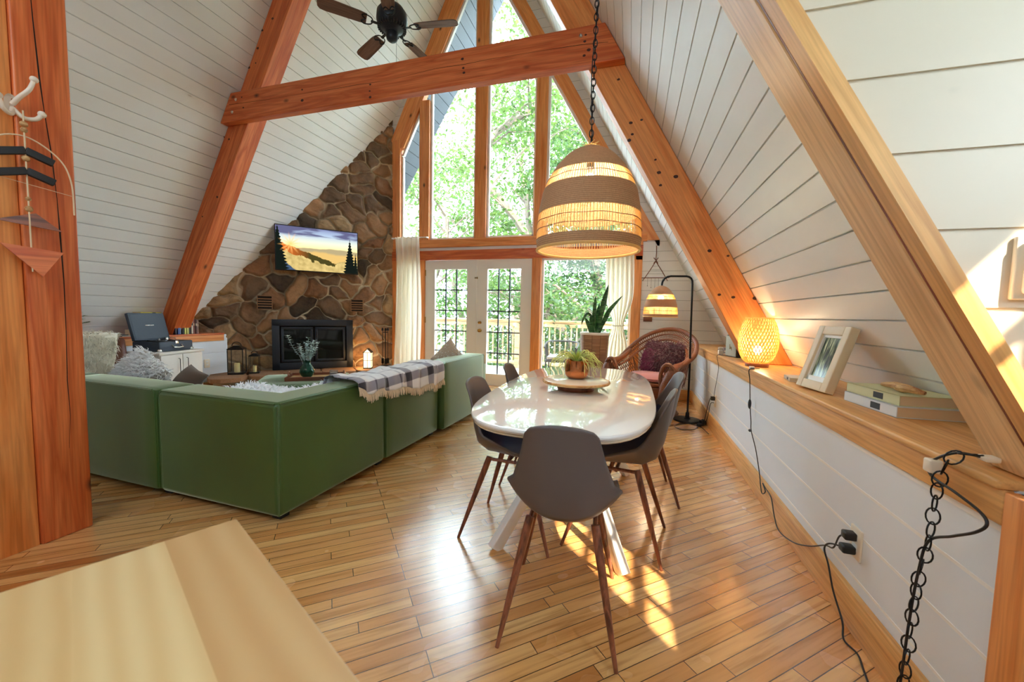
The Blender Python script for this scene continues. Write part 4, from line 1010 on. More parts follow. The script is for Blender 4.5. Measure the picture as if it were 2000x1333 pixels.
# television
tvc = 1.177
tv = thing('television', 'flat screen television showing a sunlit mountain valley, mounted on the stone wall', 'television', hearth_frame(tvc, .15, 1.768), HA)
tw, thh = .585, .682
obj('tv_case', MB().box((-tw, -.02, 0), (tw, .03, thh), bev=.005), 'black_matte', tv)
obj('wall_mount', MB().box((-.12, .03, .2), (.12, .14, .45), bev=.005), 'black_metal', tv)
def tv_picture():
    m, nt, b, o = newmat('tv_picture'); nt.nodes.remove(b)
    e = N(nt, 'Emission'); L(nt, e.outputs[0], o.inputs[0]); e.inputs[1].default_value = .36
    t = N(nt, 'TexCoord'); s = N(nt, 'SeparateXYZ'); L(nt, t.outputs['UV'], s.inputs[0]); U_, V_ = s.outputs[0], s.outputs[1]
    def noise_(sc, x=1, y=1, det=5, dist=0):
        mp = N(nt, 'Mapping'); mp.inputs['Scale'].default_value = (x, y, 1); L(nt, t.outputs['UV'], mp.inputs[0])
        n = N(nt, 'TexNoise'); n.inputs['Scale'].default_value = sc; n.inputs['Detail'].default_value = det; n.inputs['Distortion'].default_value = dist; L(nt, mp.outputs[0], n.inputs[0]); return n.outputs[0]
    def math_(op, a, b_, c_=None):
        n = N(nt, 'Math', operation=op)
        for i, v in enumerate((a, b_, c_)):
            if v is None: continue
            if hasattr(v, 'is_linked'): L(nt, v, n.inputs[i])
            else: n.inputs[i].default_value = v
        return n.outputs[0]
    sky = ramp(nt, V_, [(.55, srgb(255, 236, 170)), (.68, srgb(226, 232, 210)), (.85, srgb(176, 196, 220)), (1, srgb(130, 140, 180))]).outputs[0]
    cl = ramp(nt, math_('MULTIPLY', noise_(2.6, 1, 3.2, 6, .6), ramp(nt, V_, [(.62, (0, 0, 0)), (.85, (1, 1, 1))]).outputs[0]), [(.36, (0, 0, 0)), (.52, (1, 1, 1))]).outputs[0]
    sky = mix(nt, cl, sky, srgb(96, 96, 130))
    def layer(base, height, colour, soft=.01):
        d = math_('SUBTRACT', height, V_); f = ramp(nt, d, [(.0, (0, 0, 0)), (soft, (1, 1, 1))]).outputs[0]; return mix(nt, f, base, colour)
    r1 = math_('MULTIPLY_ADD', noise_(1.6, 1, 0, 4), .35, .34); img = layer(sky, math_('MULTIPLY_ADD', noise_(2.2, 1, 0, 3), .16, .46), srgb(176, 160, 120), .02)
    img = layer(img, math_('MULTIPLY_ADD', noise_(3.1, 1, 0, 3), .2, .36), srgb(222, 184, 110), .05)
    h2 = math_('ADD', math_('MULTIPLY_ADD', U_, -.62, .60), math_('MULTIPLY', noise_(14, 1, 1, 6), .12)); img = layer(img, h2, mix(nt, ramp(nt, U_, [(.1, (0, 0, 0)), (.4, (1, 1, 1))]).outputs[0], srgb(208, 104, 40), srgb(72, 66, 32)))
    tree = mix(nt, noise_(9, 1.6, 1, 8), srgb(120, 100, 40), srgb(255, 226, 150))
    h3 = math_('ADD', math_('MULTIPLY', math_('ABSOLUTE', math_('SUBTRACT', U_, .62), None), .55), math_('MULTIPLY_ADD', noise_(11, 1, .6, 6), .34, -.02)); img = layer(img, h3, tree)
    blue = math_('SUBTRACT', math_('MULTIPLY_ADD', U_, -1.3, .36), math_('MULTIPLY', noise_(9, 1, 1), .12)); img = layer(img, blue, srgb(64, 84, 110))
    # dark conifers at both edges: narrowing jagged triangles
    def conifer(img, cx, w_, top):
        dx = math_('ABSOLUTE', math_('SUBTRACT', U_, cx), None); hgt = math_('SUBTRACT', top, V_)
        saw = math_('MULTIPLY_ADD', math_('PINGPONG', math_('MULTIPLY', V_, 1), .035), 7, .55)
        lim = math_('MULTIPLY', math_('MULTIPLY', hgt, w_), saw); f = math_('GREATER_THAN', lim, math_('ADD', dx, math_('MULTIPLY', noise_(50), .02)))
        return mix(nt, f, img, srgb(20, 26, 22))
    img = conifer(img, .02, .17, 1.1); img = conifer(img, .90, .14, .93); img = conifer(img, .975, .11, .62)
    # low sun with rays
    sx2 = math_('SUBTRACT', U_, .17); sy2 = math_('MULTIPLY', math_('SUBTRACT', V_, .60), .58)
    r = math_('SQRT', math_('ADD', math_('MULTIPLY', sx2, sx2), math_('MULTIPLY', sy2, sy2)), None)
    ang = math_('ARCTAN2', sy2, sx2); rays = math_('MULTIPLY_ADD', math_('SINE', math_('MULTIPLY', ang, 12), None), .3, .7)
    gl_ = ramp(nt, math_('DIVIDE', r, rays), [(0, (1, 1, 1)), (.05, (.55, .55, .55)), (.16, (0, 0, 0))]).outputs[0]
    img = mix(nt, gl_, img, (1.2, .62, .18)); L(nt, img, e.inputs[0])
tv_picture()
m2 = MB().add([(-tw+.012, -.0205, .015), (tw-.012, -.0205, .015), (tw-.012, -.0205, thh-.014), (-tw+.012, -.0205, thh-.014)], [(0, 1, 2, 3)]); m2.uv = [(0, 0), (1, 0), (1, 1), (0, 1)]
obj('tv_screen', m2, 'tv_picture', tv, smooth=False)
# lanterns
def lantern(label, loc, w_, h_, mat='black_metal', candle=True, lit=False, rz=0):
    t = thing('candle_lantern', label, 'lantern', loc, rz, 'lanterns on the stone hearth')
    a = w_/2; p = max(.006, w_*.05); hb = h_*.80
    obj('lantern_base', MB().box((-a, -a, 0), (a, a, h_*.05), bev=.002), mat, t)
    for sx_ in (-1, 1):
        for sy_ in (-1, 1): obj('lantern_post', MB().box((sx_*a-(p if sx_ > 0 else 0), sy_*a-(p if sy_ > 0 else 0), h_*.05), (sx_*a+(p if sx_ < 0 else 0), sy_*a+(p if sy_ < 0 else 0), hb)), mat, t, smooth=False)
    tr_ = MB()
    for s in (-1, 1):
        tr_.box((-a, s*a-(p if s > 0 else 0), hb-p), (a, s*a+(p if s < 0 else 0), hb)).box((s*a-(p if s > 0 else 0), -a, hb-p), (s*a+(p if s < 0 else 0), a, hb))
    obj('lantern_top_rail', tr_, mat, t, smooth=False)
    if lit:
        rf = MB().prism([(-a*1.12, -a*1.12, hb), (a*1.12, -a*1.12, hb), (0, -a*1.12, h_)], (0, a*2.24, 0)); rf = MB()
        b_ = a*1.1
        for s in (-1, 1):
            rf.prism([(s*b_, -b_, hb-.002), (0, -b_, h_), (0, -b_, h_-.010), (s*(b_-.012), -b_, hb-.004)], (0, 2*b_, 0))
        obj('lantern_roof', rf, mat, t, smooth=False)
        bars = MB()
        for s in (-1, 1): bars.box((-.003, s*a-.003, h_*.05), (.003, s*a+.003, hb)).box((-a, s*a-.003, hb*.5), (a, s*a+.003, hb*.5+.006)).box((s*a-.003, -.003, h_*.05), (s*a+.003, .003, hb)).box((s*a-.003, -a, hb*.5), (s*a+.003, a, hb*.5+.006))
        obj('lantern_bars', bars, mat, t, smooth=False)
        obj('glowing_panel', MB().box((-a+.006, -a+.006, h_*.05), (a-.006, a-.006, hb-.004)).prism([(-a+.012, -a+.006, hb-.004), (a-.012, -a+.006, hb-.004), (0, -a+.006, h_-.016)], (0, 2*a-.012, 0)), 'lantern_glow', t, smooth=False)
    else:
        rf = MB().add([(-a*1.1, -a*1.1, hb), (a*1.1, -a*1.1, hb), (a*1.1, a*1.1, hb), (-a*1.1, a*1.1, hb), (-a*.35, -a*.35, hb+h_*.10), (a*.35, -a*.35, hb+h_*.10), (a*.35, a*.35, hb+h_*.10), (-a*.35, a*.35, hb+h_*.10)], [(0, 3, 2, 1), (4, 5, 6, 7), (0, 1, 5, 4), (1, 2, 6, 5), (2, 3, 7, 6), (3, 0, 4, 7)])
        obj('lantern_roof', rf, mat, t, smooth=False)
        obj('lantern_handle', MB().tube(arc((0, 0, hb+h_*.09), a*.6, 0, math.pi, 14), .005, 6), mat, t)
        for s in (-1, 1): obj('lantern_glass', MB().box((-a+p, s*(a-.004)-.001, h_*.05), (a-p, s*(a-.004)+.001, hb-p)), 'window_glass', t, smooth=False)
    if candle:
        c_ = thing('pillar_candle', label.split(',')[0].replace('lantern', 'candle') if False else ('cream pillar candle inside the tall black lantern' if h_ > .4 else 'cream pillar candle inside the small black lantern'), 'candle', (loc[0], loc[1], loc[2]+h_*.05))
        obj('candle_wax', MB().lathe([(.001, 0), (w_*.19, 0), (w_*.19, h_*.28), (w_*.17, h_*.295), (w_*.08, h_*.27), (.001, h_*.27)], 20), 'candle_wax', c_)
        obj('wick', MB().tube([(0, 0, h_*.26), (0, 0, h_*.31)], .002, 5), 'black_matte', c_)
    return t
m, nt, b, o_ = newmat('lantern_glow'); nt.nodes.remove(b); e = N(nt, 'Emission'); e.inputs[0].default_value = (1, .74, .40, 1); e.inputs[1].default_value = .8; L(nt, e.outputs[0], o_.inputs[0])
lantern('tall black metal candle lantern on the left end of the hearth', hearth_frame(2.25, .28, .241), .19, .45, rz=R_(38))
lantern('small black metal candle lantern between the tall one and the fireplace', hearth_frame(2.04, .29, .241), .125, .32, rz=R_(42))
lantern('glowing house-shaped lantern with white panes at the right end of the hearth', hearth_frame(.474, .36, .241), .13, .33, candle=False, lit=True, rz=R_(25))
x_, y_, z_ = hearth_frame(.474, .36, .38); point_lamp('lantern_bulb', (x_-.06, y_-.14, z_), .8, (1, .55, .2), .03); point_lamp('lantern_bulb', (x_-.12, y_+.05, z_), .9, (1, .55, .2), .03)
# fireplace tools hanging near the corner
ft = thing('fireplace_tools', 'black fireplace tool set beside the curtain at the stone wall', 'tool set', hearth_frame(.155, .16, .241), HA)
obj('stand_base', MB().lathe([(.001, .02), (.02, .02), (.075, .01), (.08, 0)], 20), 'black_metal', ft)
obj('stand_pole', MB().tube([(0, 0, .01), (0, 0, .62)], .006, 8), 'black_metal', ft)
obj('stand_ring', MB().tube(arc((0, 0, .58), .05, 0, 2*math.pi, 16, 'xy'), .005, 6), 'black_metal', ft)
for k in range(3):
    a = k*2.1+.4; x, y = .05*math.cos(a), .05*math.sin(a)
    obj('tool', MB().tube([(x, y, .62), (x, y, .12)], .005, 6).lathe([(.001, .0), (.02, .01), (.014, .05), (.002, .06)], 10, T_(x, y, .60)).box((x-.02, y-.01, .04), (x+.02, y+.01, .13), bev=.004), 'black_metal', ft)
# ================================================================ LEFT KNEE WALL: cabinet, record player, books
cab = thing('side_cabinet', 'white side cabinet under the open record player', 'cabinet', (-5.125, 3.14, 0), R_(102))
obj('cabinet_top', MB().box((-.28, -.24, .655), (.28, .24, .68), bev=.004), 'cabinet_white', cab)
obj('cabinet_body', MB().box((-.26, -.215, .05), (.26, .23, .655)), 'cabinet_white', cab, smooth=False)
for s in (-1, 1):
    d = obj('cabinet_door', MB().box((s*.004 if s > 0 else -.256, -.232, .07), (.256 if s > 0 else -.004, -.216, .645), bev=.002), 'cabinet_white', cab)
    obj('door_pull', MB().tube([(s*.05, -.232, .60), (s*.05, -.25, .595), (s*.05, -.25, .25), (s*.05, -.232, .245)], .004, 6), 'black_metal', d)
for x in (-.24, .24):
    for y in (-.15, .15): obj('cabinet_foot', MB().box((x-.02, y-.02, 0), (x+.02, y+.02, .05)), 'black_matte', cab)
rp = thing('record_player', 'navy suitcase record player with its lid open, on the white cabinet', 'record player', (-5.125, 3.14, .681), R_(102))
rp.scale = (1.08, 1.08, 1.02)
obj('player_case', MB().box((-.19, -.15, 0), (.19, .15, .105), bev=.008), 'player_navy', rp)
obj('player_deck', MB().box((-.18, -.14, .105), (.18, .14, .109)), 'player_dark', rp, smooth=False)
lid = obj('player_lid', MB().box((-.19, -.035, 0), (.19, 0, .31), bev=.006), 'player_navy', rp, matrix=T_(0, .15, .105, 0, R_(-14)))
obj('lid_lining', MB().box((-.172, -.037, .02), (.172, -.0355, .29)), 'player_navy', lid, smooth=False)
obj('lid_logo', MB().box((-.045, -.0385, .165), (.045, -.0368, .172)), 'chrome', lid, smooth=False)
obj('platter', MB().lathe([(.001, .118), (.092, .118), (.094, .114), (.094, .109)], 32, T_(-.04, .01, 0)), 'vinyl_black', rp)
obj('spindle', MB().lathe([(.012, .118), (.012, .122), (.003, .123), (.003, .135), (.001, .136)], 12, T_(-.04, .01, 0)), 'chrome', rp)
obj('tone_arm', MB().tube([(.12, .09, .128), (.12, -.02, .130), (.06, -.07, .128)], .004, 8).lathe([(.001, .138), (.016, .136), (.018, .109)], 14, T_(.12, .09, 0)), 'chrome', rp)
obj('carry_handle', MB().tube([(-.055, -.15, .066), (-.05, -.172, .045), (0, -.176, .040), (.05, -.172, .045), (.055, -.15, .066)], .007, 8), 'chrome', rp)
obj('case_latch', MB().box((-.018, -.157, .08), (.018, -.15, .112), bev=.003), 'chrome', rp)
for x in (-1, 1): obj('case_corner', MB().ball((x*.178, -.14, .012), .022, 10), 'chrome', rp)
# books on the left ledge
def book(label, loc, size, col, rz=0, tilt=0, group=None, flat_=False, pages='paper', name='book'):
    """spine towards local -y, height along z (or lying when flat_)"""
    key = 'cover_%d_%d_%d' % col
    if key not in MATS: flat(key, srgb(*col), .5)
    t = thing(name, label, 'book', loc, rz, group); w_, d_, h_ = size   # thickness, depth, height
    if flat_: M = T_(0, 0, 0, 0, 0, R_(90)) @ Matrix.Translation((-w_, 0, -h_/2)); M = Matrix(((0, 0, 1, -h_/2), (0, 1, 0, 0), (-1, 0, 0, w_), (0, 0, 0, 1)))
    else: M = T_(0, 0, 0, 0, 0, tilt)
    c = .0025
    mb = MB().box((0, -d_/2, 0), (c, d_/2, h_), M).box((w_-c, -d_/2, 0), (w_, d_/2, h_), M).box((0, -d_/2, 0), (w_, -d_/2+c, h_), M)
    obj('cover', mb, key, t, smooth=False)
    obj('pages', MB().box((c, -d_/2+c, .003), (w_-c, d_/2-.004, h_-.003), M), pages, t, smooth=False)
    obj('spine_label', MB().box((w_*.2, -d_/2-.0012, h_*.55), (w_*.8, -d_/2, h_*.72), M), 'paper' if sum(col) < 420 else 'player_dark', t, smooth=False)
    return t
bk = [((38, 32, 60), .020, .20, 'dark violet'), ((66, 98, 170), .026, .20, 'blue'), ((120, 140, 170), .018, .225, 'grey-blue'), ((26, 34, 32), .024, .245, 'black-green'), ((206, 214, 110), .022, .235, 'olive and yellow'), ((222, 226, 130), .024, .250, 'pale yellow'), ((44, 50, 40), .020, .240, 'dark green'), ((216, 200, 180), .024, .225, 'cream'), ((140, 84, 78), .020, .215, 'dusty red'), ((92, 52, 48), .022, .21, 'maroon'), ((168, 132, 116), .018, .195, 'pinkish brown')]
y = 3.895; 
y = 3.725
for i, (col, w_, h_, nm) in enumerate(bk):
    y += w_*1.25
    book(nm+' upright book in the row on the left shelf near the stone wall', (-5.745, y-.16+.02, ZS+.001), (w_, .15, h_*.93), col, R_(90), 0, 'books in a row on the left shelf')
book('yellow book lying on the left shelf behind the record player lid', (-5.775, 3.37, ZS+.266), (.022, .15, .22), (214, 196, 70), R_(90), flat_=True)
# support pile below the yellow book
for k, (c_, lab) in enumerate((((150, 120, 90), 'brown box, lowest in the pile behind the record player lid'), ((196, 176, 140), 'tan box, upper in the pile behind the record player lid'))):
    tag(obj('storage_box', MB().box((-5.855, 3.26, ZS+.001+k*.133), (-5.70, 3.47, ZS+.132+k*.133), bev=.004), flat('box_%d' % k, srgb(*c_), .7)), lab, 'box')
book('wide magazine with a pale cover lying on the left shelf beside the potted fern', (-5.73, 2.98, ZS+.001), (.012, .2, .27), (196, 190, 180), R_(84), flat_=True)
book('dark magazine lying on top of the pale one on the left shelf', (-5.735, 2.97, ZS+.0135), (.010, .19, .25), (70, 66, 62), R_(96), flat_=True)
tag(obj('storage_box', MB().box((-5.80, 3.15, ZS+.001), (-5.68, 3.23, ZS+.075), bev=.003), 'paper'), 'small tan box on the left shelf beside the record player', 'box')
pf = thing('potted_fern', 'small green fern in a dark pot at the far left of the left shelf', 'plant', (-5.725, 2.64, ZS+.001))
obj('fern_pot', MB().lathe([(.001, 0), (.05, 0), (.065, .07), (.06, .07), (.001, .06)], 20), 'black_matte', pf)
fm = MB(); r2 = random.Random(8)
for k in range(24):
    a = r2.random()*6.28; R1 = r2.uniform(.06, .15); h = r2.uniform(.10, .22); c, s = math.cos(a), math.sin(a)
    P = smooth_path([(0, 0, .06), (c*R1*.5, s*R1*.5, .06+h*.8), (c*R1, s*R1, .06+h)], 5); fm.tube(P, .002, 4)
    for p in P[2:]:
        for q in (-1, 1): leafquad(fm, Vector(p), Vector((-s*q, c*q, .15))+Vector((c, s, 0))*.4, Vector((0, 0, 1)), .035, .014)
obj('fern_fronds', fm, 'leaf_potted', pf, smooth=False)
# wall socket at the left knee wall
def outlet(label, loc, rz):
    t = thing('wall_outlet', label, 'outlet', loc, rz, 'wall outlets')
    obj('cover_plate', MB().box((-.038, -.008, -.06), (.038, 0, .06), bev=.003), 'outlet_plastic', t)
    for z in (-.028, .012): obj('socket', MB().box((-.017, -.0095, z), (.017, -.008, z+.026), bev=.002), 'white_trim', t)
    return t
outlet('yellowish wall outlet low on the left white wall by the stone corner', (XL, 3.98, .40), R_(90))
outlet('wall outlet on the right white wall with two black plugs near the camera', (XK, 1.782, .332), R_(-90))
outlet('wall outlet on the right white wall behind the floor lamp', (XK, 4.45, .33), R_(-90))
# ================================================================ FAN
fan = thing('ceiling_fan', 'dark ceiling fan with five brown blades hanging above the collar beam', 'fan', (-2.39, 3.56, 4.0))
flat('fan_bronze', srgb(34, 40, 46), .35, .5)
obj('downrod', MB().tube([(0, 0, .16), (0, 0, 3.25)], .014, 10), 'fan_bronze', fan)
obj('canopy', MB().lathe([(.014, 3.10), (.05, 3.12), (.07, 3.2), (.075, 3.28)], 24), 'fan_bronze', fan)
mo = obj('motor_housing', MB().lathe([(.014, .22), (.05, .21), (.11, .17), (.145, .12), (.15, .05), (.135, .0), (.10, -.03), (.07, -.045), (.06, -.06), (.001, -.06)], 40), 'fan_bronze', fan)
vm = MB()
for k in range(30):
    a = 2*math.pi*k/30; vm.box((.108, -.005, -.026), (.138, .005, .004), Matrix.Rotation(a, 4, 'Z'))
obj('motor_fins', vm, 'black_matte', mo, smooth=False)
obj('switch_housing', MB().lathe([(.055, -.06), (.058, -.10), (.05, -.125), (.03, -.14), (.001, -.143)], 28), 'fan_bronze', fan)
obj('pull_chain', MB().tube([(.05, 0, -.12), (.05, .0, -.40)], .0015, 5).ball((.05, 0, -.415), .014, 10), 'black_matte', fan)
for k in range(5):
    a = R_(9+72*k); Mk = Matrix.Rotation(a, 4, 'Z') @ Matrix.Rotation(R_(13), 4, 'X')
    out = []
    for (x, y) in ((.24, -.05), (.30, -.06), (.60, -.068), (.645, -.062), (.665, -.04), (.67, 0), (.665, .04), (.645, .062), (.60, .068), (.30, .06), (.24, .05)): out.append((x, y, -.012))
    bl = obj('blade', MB().prism(out, (0, 0, .007)), 'blade_wood', fan, matrix=Mk, smooth=False)
    ir = MB().box((.12, -.012, -.022), (.20, .012, -.016))
    for s in (-1, 1): ir.tube(smooth_path([(.18, 0, -.018), (.20, s*.035, -.018), (.255, s*.05, -.018), (.285, s*.03, -.018), (.25, s*.004, -.018)], 5), .0055, 6)
    obj('blade_iron', ir, 'black_metal', bl)
# ================================================================ PENDANT AND FLOOR LAMP SHADES
def cane_mat():
    m, nt, b, o = newmat('cane_sticks'); b.inputs['Base Color'].default_value = c4(srgb(244, 216, 150)); b.inputs['Roughness'].default_value = .6
    t = N(nt, 'BsdfTranslucent'); t.inputs[0].default_value = c4(srgb(255, 226, 160)); mx = N(nt, 'MixShader'); mx.inputs[0].default_value = .38
    L(nt, b.outputs[0], mx.inputs[1]); L(nt, t.outputs[0], mx.inputs[2]); L(nt, mx.outputs[0], o.inputs[0])
cane_mat()
def woven_mat():
    m, nt, b, o = newmat('woven_seagrass')
    t = N(nt, 'TexCoord'); mp = N(nt, 'Mapping'); mp.inputs['Scale'].default_value = (1, 1, 1); L(nt, t.outputs['Object'], mp.inputs[0])
    wv = N(nt, 'TexWave'); wv.bands_direction = 'Z'; wv.inputs['Scale'].default_value = 34; wv.inputs['Distortion'].default_value = .7; wv.inputs['Detail Scale'].default_value = 6; L(nt, mp.outputs[0], wv.inputs[0])
    n = N(nt, 'TexNoise'); n.inputs['Scale'].default_value = 130; L(nt, coords(nt), n.inputs[0]); f = mix(nt, .55, wv.outputs[0], n.outputs[0])
    L(nt, mix(nt, f, srgb(158, 118, 84), srgb(226, 186, 142)), b.inputs['Base Color']); b.inputs['Roughness'].default_value = .8; bump(nt, b, f, .6, .004)
    tr_ = N(nt, 'BsdfTranslucent'); tr_.inputs[0].default_value = c4(srgb(190, 130, 70)); mx = N(nt, 'MixShader'); mx.inputs[0].default_value = .10
    L(nt, b.outputs[0], mx.inputs[1]); L(nt, tr_.outputs[0], mx.inputs[2]); L(nt, mx.outputs[0], o.inputs[0])
woven_mat()
m, nt, b, o_ = newmat('bulb_glow'); nt.nodes.remove(b); e = N(nt, 'Emission'); e.inputs[0].default_value = (1, .86, .60, 1); e.inputs[1].default_value = 7; L(nt, e.outputs[0], o_.inputs[0])
def interp(prof, z):
    for (r0, z0), (r1, z1) in zip(prof, prof[1:]):
        if z0 <= z <= z1 or z1 <= z <= z0: return r0+(r1-r0)*(z-z0)/(z1-z0)
    return prof[-1][0]
def shade(parent, prof, bands, nst, rs):
    """prof: (radius, height) from rim upwards; bands: list of (kind, z0, z1)"""
    for kind, z0, z1 in bands:
        zs = [z0+(z1-z0)*i/8 for i in range(9)]
        if kind == 'woven':
            pr = [(interp(prof, z), z) for z in zs]
            obj('woven_band', MB().lathe(pr+[(r-.006, z) for r, z in pr[::-1]]+[pr[0]], 64), 'woven_seagrass', parent)
        else:
            mb = MB()
            for k in range(nst):
                a = 2*math.pi*(k+.3*math.sin(k*7.1))/nst
                P = [((interp(prof, z)-.003)*math.cos(a), (interp(prof, z)-.003)*math.sin(a), z) for z in zs[::2]]
                mb.tube(P, rs, 4, cap=False)
            band = obj('cane_band', mb, 'cane_sticks', parent); band['kind'] = 'stuff'
            mb = MB(); nt_ = 2 if z1-z0 > .08 else 1
            for q in range(nt_):
                z = z0+(z1-z0)*(q+1)/(nt_+1); r = interp(prof, z); mb.tube([(r*math.cos(a), r*math.sin(a), z+.002*math.sin(9*a)) for a in [2*math.pi*i/60 for i in range(60)]], .0018, 4, closed=True)
            obj('binding_twine', mb, 'wicker_brown', parent)
pd = thing('pendant_lamp', 'large woven rattan pendant lamp with glowing cane bands above the table', 'lamp', (-.235, 2.10, 1.52))
prof = [(.262, 0), (.268, .05), (.266, .11), (.258, .20), (.240, .29), (.215, .355), (.175, .42), (.120, .48), (.06, .515), (.03, .525)]
shade(pd, prof, [('woven', 0, .052), ('cane', .052, .178), ('woven', .178, .305), ('cane', .305, .375), ('woven', .375, .522)], 128, .0023)
obj('rim_coil', MB().tube([(.262*math.cos(a), .262*math.sin(a), 0) for a in [2*math.pi*i/64 for i in range(64)]], .008, 8, closed=True), 'cane_sticks', pd)
m2 = MB()
for k in range(26):
    a = 2*math.pi*k/26; m2.tube([(.045*math.cos(a), .045*math.sin(a), .51), (.018*math.cos(a), .018*math.sin(a), .535), (.045*math.cos(a+.4), .045*math.sin(a+.4), .525+.010*(k % 3))], .0022, 4)
obj('top_tuft', m2, 'cane_sticks', pd)
obj('lamp_bulb', MB().ball((0, 0, .35), .036, 20, sc=(1, 1, 1.2)), 'bulb_glow', pd)
obj('lamp_socket', MB().lathe([(.001, .52), (.018, .52), (.02, .42), (.001, .40)], 16), 'black_matte', pd)
point_lamp('pendant_bulb_light', (-.235, 2.10, 1.88), 7, (1, .86, .60), .05)
def chain(P0, P1, ln, wd, r, mb, elong=1.0):
    P0, P1 = Vector(P0), Vector(P1); d = P1-P0; n = max(1, int(d.length/(ln*.74))); d_ = d.normalized(); q = d_.to_track_quat('Z', 'Y').to_matrix().to_4x4()
    for k in range(n):
        c = P0+d*((k+.5)/n); M = Matrix.Translation(c) @ q @ Matrix.Rotation(R_(90)*(k % 2)+.2, 4, 'Z')
        mb.tube([(wd/2*math.cos(a), 0, ln/2*math.sin(a)) for a in [2*math.pi*i/12 for i in range(12)]], r, 5, M=M, closed=True)
    return mb
zc = ZR-TN*(-.225-XR)
obj('hanging_chain', chain((0, 0, .545), (.012, 0, zc-1.52-.0), .042, .02, .0028, MB()), 'black_metal', pd)
obj('lamp_cord', MB().tube(smooth_path([(.006, .004, .54), (-.008, 0, .9), (.014, .004, 1.3), (.004, 0, zc-1.52)], 6), .003, 6), 'cord_black', pd)
# floor lamp
fl = thing('floor_lamp', 'black arc floor lamp with a woven rattan shade beside the wicker armchair', 'lamp', (.66, 4.86, 0), 0)
obj('lamp_base', MB().lathe([(.001, .03), (.03, .03), (.035, .022), (.14, .018), (.15, .008), (.15, 0), (.001, 0)], 40), 'black_metal', fl)
obj('base_collar', MB().lathe([(.022, .028), (.02, .09), (.012, .10)], 20), 'black_metal', fl)
P = [(0, 0, .03), (0, 0, .6), (-.012, 0, 1.1), (-.018, 0, 1.56)]+[(-.018-.07+.07*math.cos(a), 0, 1.58+.07*math.sin(a)) for a in (.3, .7, 1.1, 1.5)]+[(-.25, 0, 1.652)]+[(-.25-.09*math.sin(a), 0, 1.562+.09*math.cos(a)) for a in (.4, .8, 1.2, 1.5)]+[(-.342, 0, 1.53)]
obj('arc_pole', MB().tube(P, .0115, 10), 'black_metal', fl)
fs = obj('shade_rim', MB().tube([(.19*math.cos(a)-.345, .19*math.sin(a), 1.185) for a in [2*math.pi*i/48 for i in range(48)]], .005, 6, closed=True), 'cane_sticks', fl)
sh_ = bpy.data.objects.new('lamp_shade', None); C.objects.link(sh_); sh_.parent = fl; sh_.location = (-.345, 0, 1.185)
prof2 = [(.19, 0), (.188, .06), (.178, .13), (.160, .20), (.128, .27), (.085, .325), (.04, .355), (.02, .36)]
shade(sh_, prof2, [('woven', 0, .03), ('cane', .03, .11), ('woven', .11, .20), ('cane', .20, .255), ('woven', .255, .36)], 130, .0022)
obj('lamp_bulb', MB().ball((-.345, 0, 1.40), .032, 16), 'bulb_glow', fl)
point_lamp('floor_lamp_bulb_light', (.315, 4.86, 1.36), 5, (1, .82, .54), .04)
# ================================================================ WICKER ARMCHAIR
wc = thing('wicker_armchair', 'brown wicker peacock armchair with a pink seat cushion by the floor lamp', 'armchair', (.30, 5.12, 0), R_(-33))
hoop = [(-.40, -.30, .58), (-.43, -.10, .66), (-.44, .10, .76), (-.36, .27, .90), (-.18, .36, 1.0), (.0, .385, 1.03), (.18, .36, 1.0), (.36, .27, .90), (.44, .10, .76), (.43, -.10, .66), (.40, -.30, .58)]
Hp = smooth_path(hoop, 8)
inner = [(-.33, -.27, .57), (-.345, -.08, .62), (-.345, .08, .69), (-.27, .22, .79), (-.13, .29, .87), (0, .31, .895), (.13, .29, .87), (.27, .22, .79), (.345, .08, .69), (.345, -.08, .62), (.33, -.27, .57)]
Ip = smooth_path(inner, 8)
obj('back_hoop', MB().tube(Hp, .026, 10), 'wicker_brown', wc)
obj('inner_hoop', MB().tube(Ip, .013, 8), 'wicker_brown', wc)
lat = MB(); n = len(Hp)
for i in range(0, n-2, 1):
    a, b = Vector(Hp[i]), Vector(Ip[min(i+2, n-1)]); lat.tube([a[:], b[:]], .0035, 4); a, b = Vector(Hp[min(i+2, n-1)]), Vector(Ip[i]); lat.tube([a[:], b[:]], .0035, 4)
mid = [((Vector(h)+Vector(i_))/2)[:] for h, i_ in zip(Hp, Ip)]; lat.tube(mid, .010, 6)
obj('back_weave', lat, 'wicker_brown', wc)
